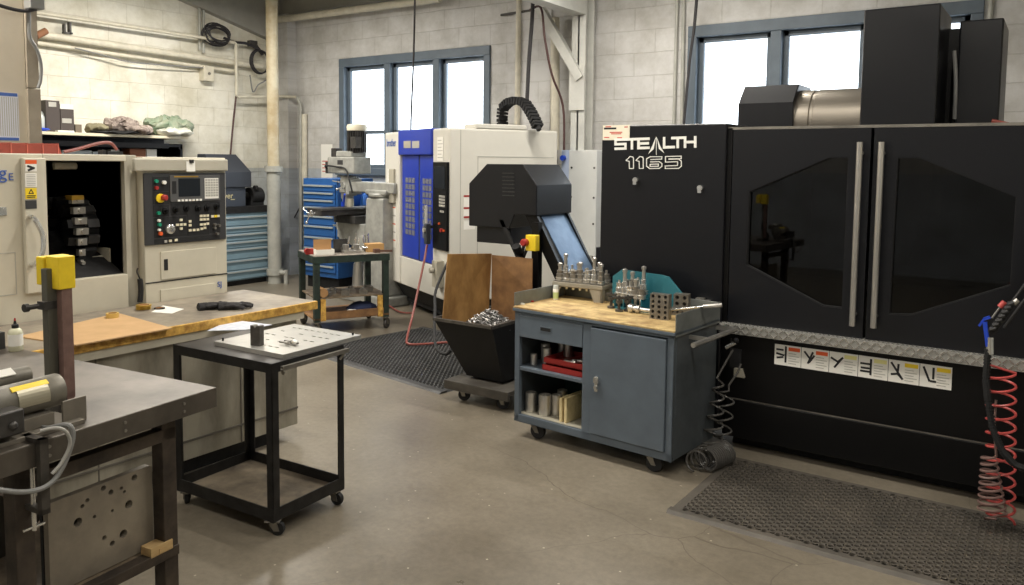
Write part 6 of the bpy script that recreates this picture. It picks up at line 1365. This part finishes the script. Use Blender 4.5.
rb_.build('grip_rings', CHARC, ag); MB().cyl(A(1000, 307), A(1005, 302), .014, n=12).build('red_cap', CORAL, ag); MB().cyl(A(992, 318), A(1000, 307), .005, n=8).build('steel_tube', CHROME, ag)
MB().cyl(A(1011, 305), A(1018, 300), .012, n=12).build('brass_fitting', STEEL, ag)

# ================================================================ PIPES AND CABLES ON THE WALLS
def wp(px, py, off=.05): return at(px, py, x=XL+off)
def bp2(px, py, off=.05): return at(px, py, y=YB-off)
def pipe(name, pts, r, m_, label, cat='pipe', sub=0): return loose(name, MB().tube(pts, r, n=10, sub=sub), m_, label, cat)
pipe('wall_pipe', [wp(30, 11.5, .16), wp(234.5, 42.5, .16), wp(236, 44, .16), wp(236.5, 95, .16), wp(238, 97, .16), wp(268, 97, .16)], .022, PIPEW, 'topmost thin grey pipe along the left wall, turning down near the corner')
pipe('wall_pipe', [wp(30, 33, .08), wp(262, 67, .08)], .045, PIPEW, 'thick cream pipe running along the left wall under the thin top pipe')
pipe('wall_pipe', [wp(30, 42, .06), wp(238, 72, .06)], .026, PIPEW, 'cream pipe directly below the thick one on the left wall')
pipe('wall_pipe', [wp(36, 36, .15), wp(46, 31, .13)], .04, mat('orange_brown_rust', (136, 92, 62), .7), 'short rust-brown pipe end at the left of the thick cream pipe')
pipe('conduit', [wp(199.5, -20), wp(199.5, 50)], .018, PIPEG, 'left of two thin vertical conduits at the top of the left wall', 'conduit')
pipe('conduit', [wp(203.5, -20), wp(203.5, 53)], .018, PIPEG, 'right of two thin vertical conduits at the top of the left wall', 'conduit')
pipe('hanging_cable', [wp(236, 60, .1), wp(237, 85, .1), wp(233, 125, .1), wp(230, 160, .1)], .013, mat('maroon_cable', (78, 52, 50), .6), 'dark maroon cable hanging down the left wall behind the projector', 'cable', 4)
pipe('sagging_cable', [wp(75, 48, .12), wp(110, 57, .12), wp(130, 62, .12), wp(165, 65, .12), wp(205, 68, .1)], .009, GCABLE, 'thin cable sagging below the cream pipes on the left wall', 'cable', 4)
wb = thing('wall_box', 'small cream junction box on the left wall below the pipes', 'junction box', tuple(wp(199, 81, 0))); a = wp(209, 67, 0)-wp(199, 81, 0)
MB().box(0, .12, 0, a.y, 0, a.z).build('box_body', PIPEW, wb, bev=.01); MB().cyl((.12, a.y*.5, a.z*.5), (.13, a.y*.5, a.z*.5), .02).build('box_screw', DSTEEL, wb)
# clip and bracket on the pipes
bkp = wp(67, 34, .1); loose('pipe_bracket', MB().box(0, .06, -.05, .05, 0, .02).box(0, .06, -.045, -.03, 0, .11).box(0, .06, .015, .035, 0, .14), MILLD, 'small dark bracket standing on the thick cream pipe at the upper left', 'bracket', (XL+.08, bkp.y, bkp.z))
cpts = []
c0 = wp(215, 35, .12); rx, rz2 = abs(wp(228, 35, .12).y-c0.y), abs(wp(215, 25, .12).z-c0.z)
for k in range(7):
    for i in range(24): t = 2*pi*i/24; q_ = 1-.035*k+.05*sin(2*t+1.7*k); cpts.append(Vector((c0.x+.018*k, c0.y+rx*q_*cos(t), c0.z+rz2*q_*sin(t)-.03*sin(k*2.1))))
pipe('cable_coil', cpts, .011, CABLE, 'oval bundle of dark cable hanging high on the left wall')['category'] = 'cable'
pipe('cable_tail', [wp(224, 38, .14), wp(234, 42, .14), wp(248, 44, .14), wp(262, 52, .14)], .02, CABLE, 'dark cable tail running from the oval bundle to the corner', 'cable', 4)
cpts = []
c0 = wp(257, 62, .08); rx, rz2 = abs(wp(266, 62, .08).y-c0.y), abs(wp(257, 50, .08).z-c0.z)
for k in range(3):
    for i in range(24): t = 2*pi*i/24; cpts.append(Vector((c0.x+.05+.02*k, c0.y+rx*(1-.04*k)*cos(t), c0.z+rz2*(1-.03*k)*sin(t))))
pipe('cable_loop', cpts, .011, CABLE, 'round loop of dark cable hanging by the corner pipe', 'cable')
loose('dark_fitting', MB().box(-.04, .04, -.07, .05, -.03, .06).cyl((0, .05, 0), (0, .17, -.12), .025), MILLD, 'dark fitting on the wall just above the round cable loop', 'fitting', tuple(wp(253, 45, .1)))
pipe('thin_cable', [wp(250, 75, .1), wp(253, 92, .1), wp(258, 85, .1), wp(266, 80, .1), wp(273, 70, .15)], .01, GCABLE, 'thin cable dangling below the round loop in the corner', 'cable', 4)
# corner downpipe, two tones with collar
cp_ = at(274, 281, z=0); cpx = Vector((-9.36, 7.55, 0))
cpx = at(275, 283, z=0)
dp_ = thing('corner_downpipe', 'thick vertical cream and grey pipe standing in the far left corner', 'pipe', (cpx.x, cpx.y, 0))
zz1 = Frame((cpx.x, cpx.y, 0)).on(271, 166, y=0).z
MB().cyl((0, 0, zz1), (0, 0, ZC), .082, n=20).build('upper_pipe', mat('stained_cream_pipe', (206, 198, 172), .5, rgb2=(176, 158, 124), scale=3), dp_); MB().cyl((0, 0, 0), (0, 0, zz1), .095, n=20).cyl((0, 0, zz1-.08), (0, 0, zz1), .125, n=20).build('lower_pipe', PIPEG, dp_)
MB().cyl((0, 0, .12), (0, 0, .2), .115, n=20).cyl((.05, .0, .16), (.22, .03, .16), .035, n=12).cyl((.2, .03, .0), (.2, .03, .2), .03, n=10).build('pipe_foot', PIPEG, dp_)
pipe('conduit', [bp2(297, 97, .1), bp2(298.5, 100, .1), bp2(300.5, 106, .1), bp2(300.5, 260, .1)], .022, PIPEG, 'thin vertical conduit just left of the stubby white pipe on the back wall', 'conduit')
pipe('stub_pipe', [bp2(304.5, 114, .05), bp2(304.5, 186, .05)], .045, PIPEW, 'stubby vertical cream pipe on the back wall above the deep blue cabinet')
pipe('stub_pipe', [bp2(283.5, 54, .04), bp2(283.5, 180, .04)], .03, PIPEG, 'vertical grey pipe right behind the corner downpipe')
pipe('cross_pipe', [bp2(272, 96, .3), bp2(296, 97, .12)], .02, PIPEW, 'short cream pipe crossing from the corner to the back wall')
pipe('ceiling_pipe', [at(276, 20, y=YB-.2), at(440, -1.5, y=YB-.2)], .05, PIPEW, 'cream pipe running along the back wall just below the ceiling')
pipe('grey_wall_cable', [bp2(300, 207, .06), bp2(292, 222, .06), bp2(283, 236, .06), bp2(280, 250, .06), bp2(292, 250, .06)], .01, CABLE, 'thin dark cable looping on the wall between the corner pipe and the mill', 'cable', 4)
# hanging lines
pipe('drop_cable', [at(415, -8, y=6.9), at(413.5, 60, y=6.9), at(411, 120, y=6.9), at(411, 152, y=6.9)], .011, CABLE, 'thin dark cord hanging before the left window', 'cord', 3)
pipe('black_drop_cable', [at(533, -6, y=7.3), at(532, 20, y=7.3), at(529, 60, y=7.3), at(527, 100, y=7.3)], .022, CABLE, 'thick dark cable dropping to the cable chain on the white machine', 'cable', 4)
pipe('red_drop_hose', [at(530, 10, y=7.4), at(541, 8, y=7.4), at(545, 40, y=7.4), at(552, 75, y=7.5), at(563, 106, y=7.7), at(564, 150, y=7.72)], .013, mat('maroon_cable', (78, 52, 50)), 'dark red hose hanging beside the white steel column', 'hose', 5)
pipe('window_cord', [bp2(697, -5, .2), bp2(694, 30, .2), bp2(690, 60, .2), bp2(684, 124, .2)], .016, CABLE, 'dark cord hanging at the left edge of the right window', 'cord', 3)
pipe('conduit', [bp2(677.5, -8, .021), bp2(674, 124, .021)], .02, PIPEG, 'left of two thin conduits beside the right window', 'conduit')
pipe('conduit', [bp2(684, -8, .021), bp2(682, 124, .021)], .02, PIPEG, 'right of two thin conduits beside the right window', 'conduit')
pipe('wall_pipe', [bp2(519, -8, .06), bp2(517, 128, .06)], .035, PIPEW, 'slim cream vertical pipe on the wall between left window and column')
pipe('wall_pipe', [bp2(555, 18, .12), bp2(555, 150, .12)], .055, PIPEW, 'thick cream vertical pipe just left of the white steel column')
pipe('wall_rod', [at(501, 15, y=YB-.04), at(540, 9, y=YB-.04)], .015, MILLD, 'short dark rod on the wall near the column top', 'rod')
pipe('conduit', [bp2(992, -8, .021), bp2(990, 20, .021)], .02, PIPEG, 'thin conduit at the top right beside the right window', 'conduit')
# far left column fittings
cb = thing('conduit_box', 'grey metal box on the column at the top left corner', 'junction box', tuple(at(24, 9, x=kx+.04))); a = at(37.5, -12, x=kx+.04)-at(24, 9, x=kx+.04)
MB().box(0, .12, 0, a.y, 0, a.z).build('box_body', GCABLE, cb, bev=.006)
pipe('column_conduit', [at(29, 9, x=kx+.09), at(29, 27, x=kx+.09), at(30, 38, x=kx+.09), at(37, 50, x=kx+.08), at(41, 65, x=kx+.06), at(40.5, 80, x=kx+.05), at(38, 88, x=kx+.05)], .015, GCABLE, 'grey cable bulging out from the column at the left', 'cable', 5)
pipe('black_swag_cable', [at(-5, 4, x=kx+.1), at(12, 9, x=kx+.1), at(25, 11, x=kx+.1), at(36, 9, x=kx+.1)], .016, CABLE, 'black cable sagging into the grey box at the top left corner', 'cable', 4)
a, b = at(-6, 140, x=kx+.005), at(18, 93.5, x=kx+.005); ch_ = thing('wall_chart', 'white chart with blue bands on the beige partition at the left edge', 'chart', (kx, a.y, a.z)); w_, h_ = b.y-a.y, b.z-a.z
MB().box(.001, .006, 0, w_, 0, h_).build('chart_sheet', mat('blue_white_sheet', (214, 216, 226), .7), ch_); MB().box(.006, .008, .0, w_*.97, h_*.93, h_).build('blue_band', TEXT_B, ch_); MB().box(.006, .008, 0, w_*.97, .0, h_*.06).build('blue_band', TEXT_B, ch_)
MB().strokes([[(w_*(.1+.085*k), h_*.1), (w_*(.1+.085*k), h_*.9)] for k in range(11)], .006, 'x', .006, .001).build('chart_rules', LGREYT, ch_)
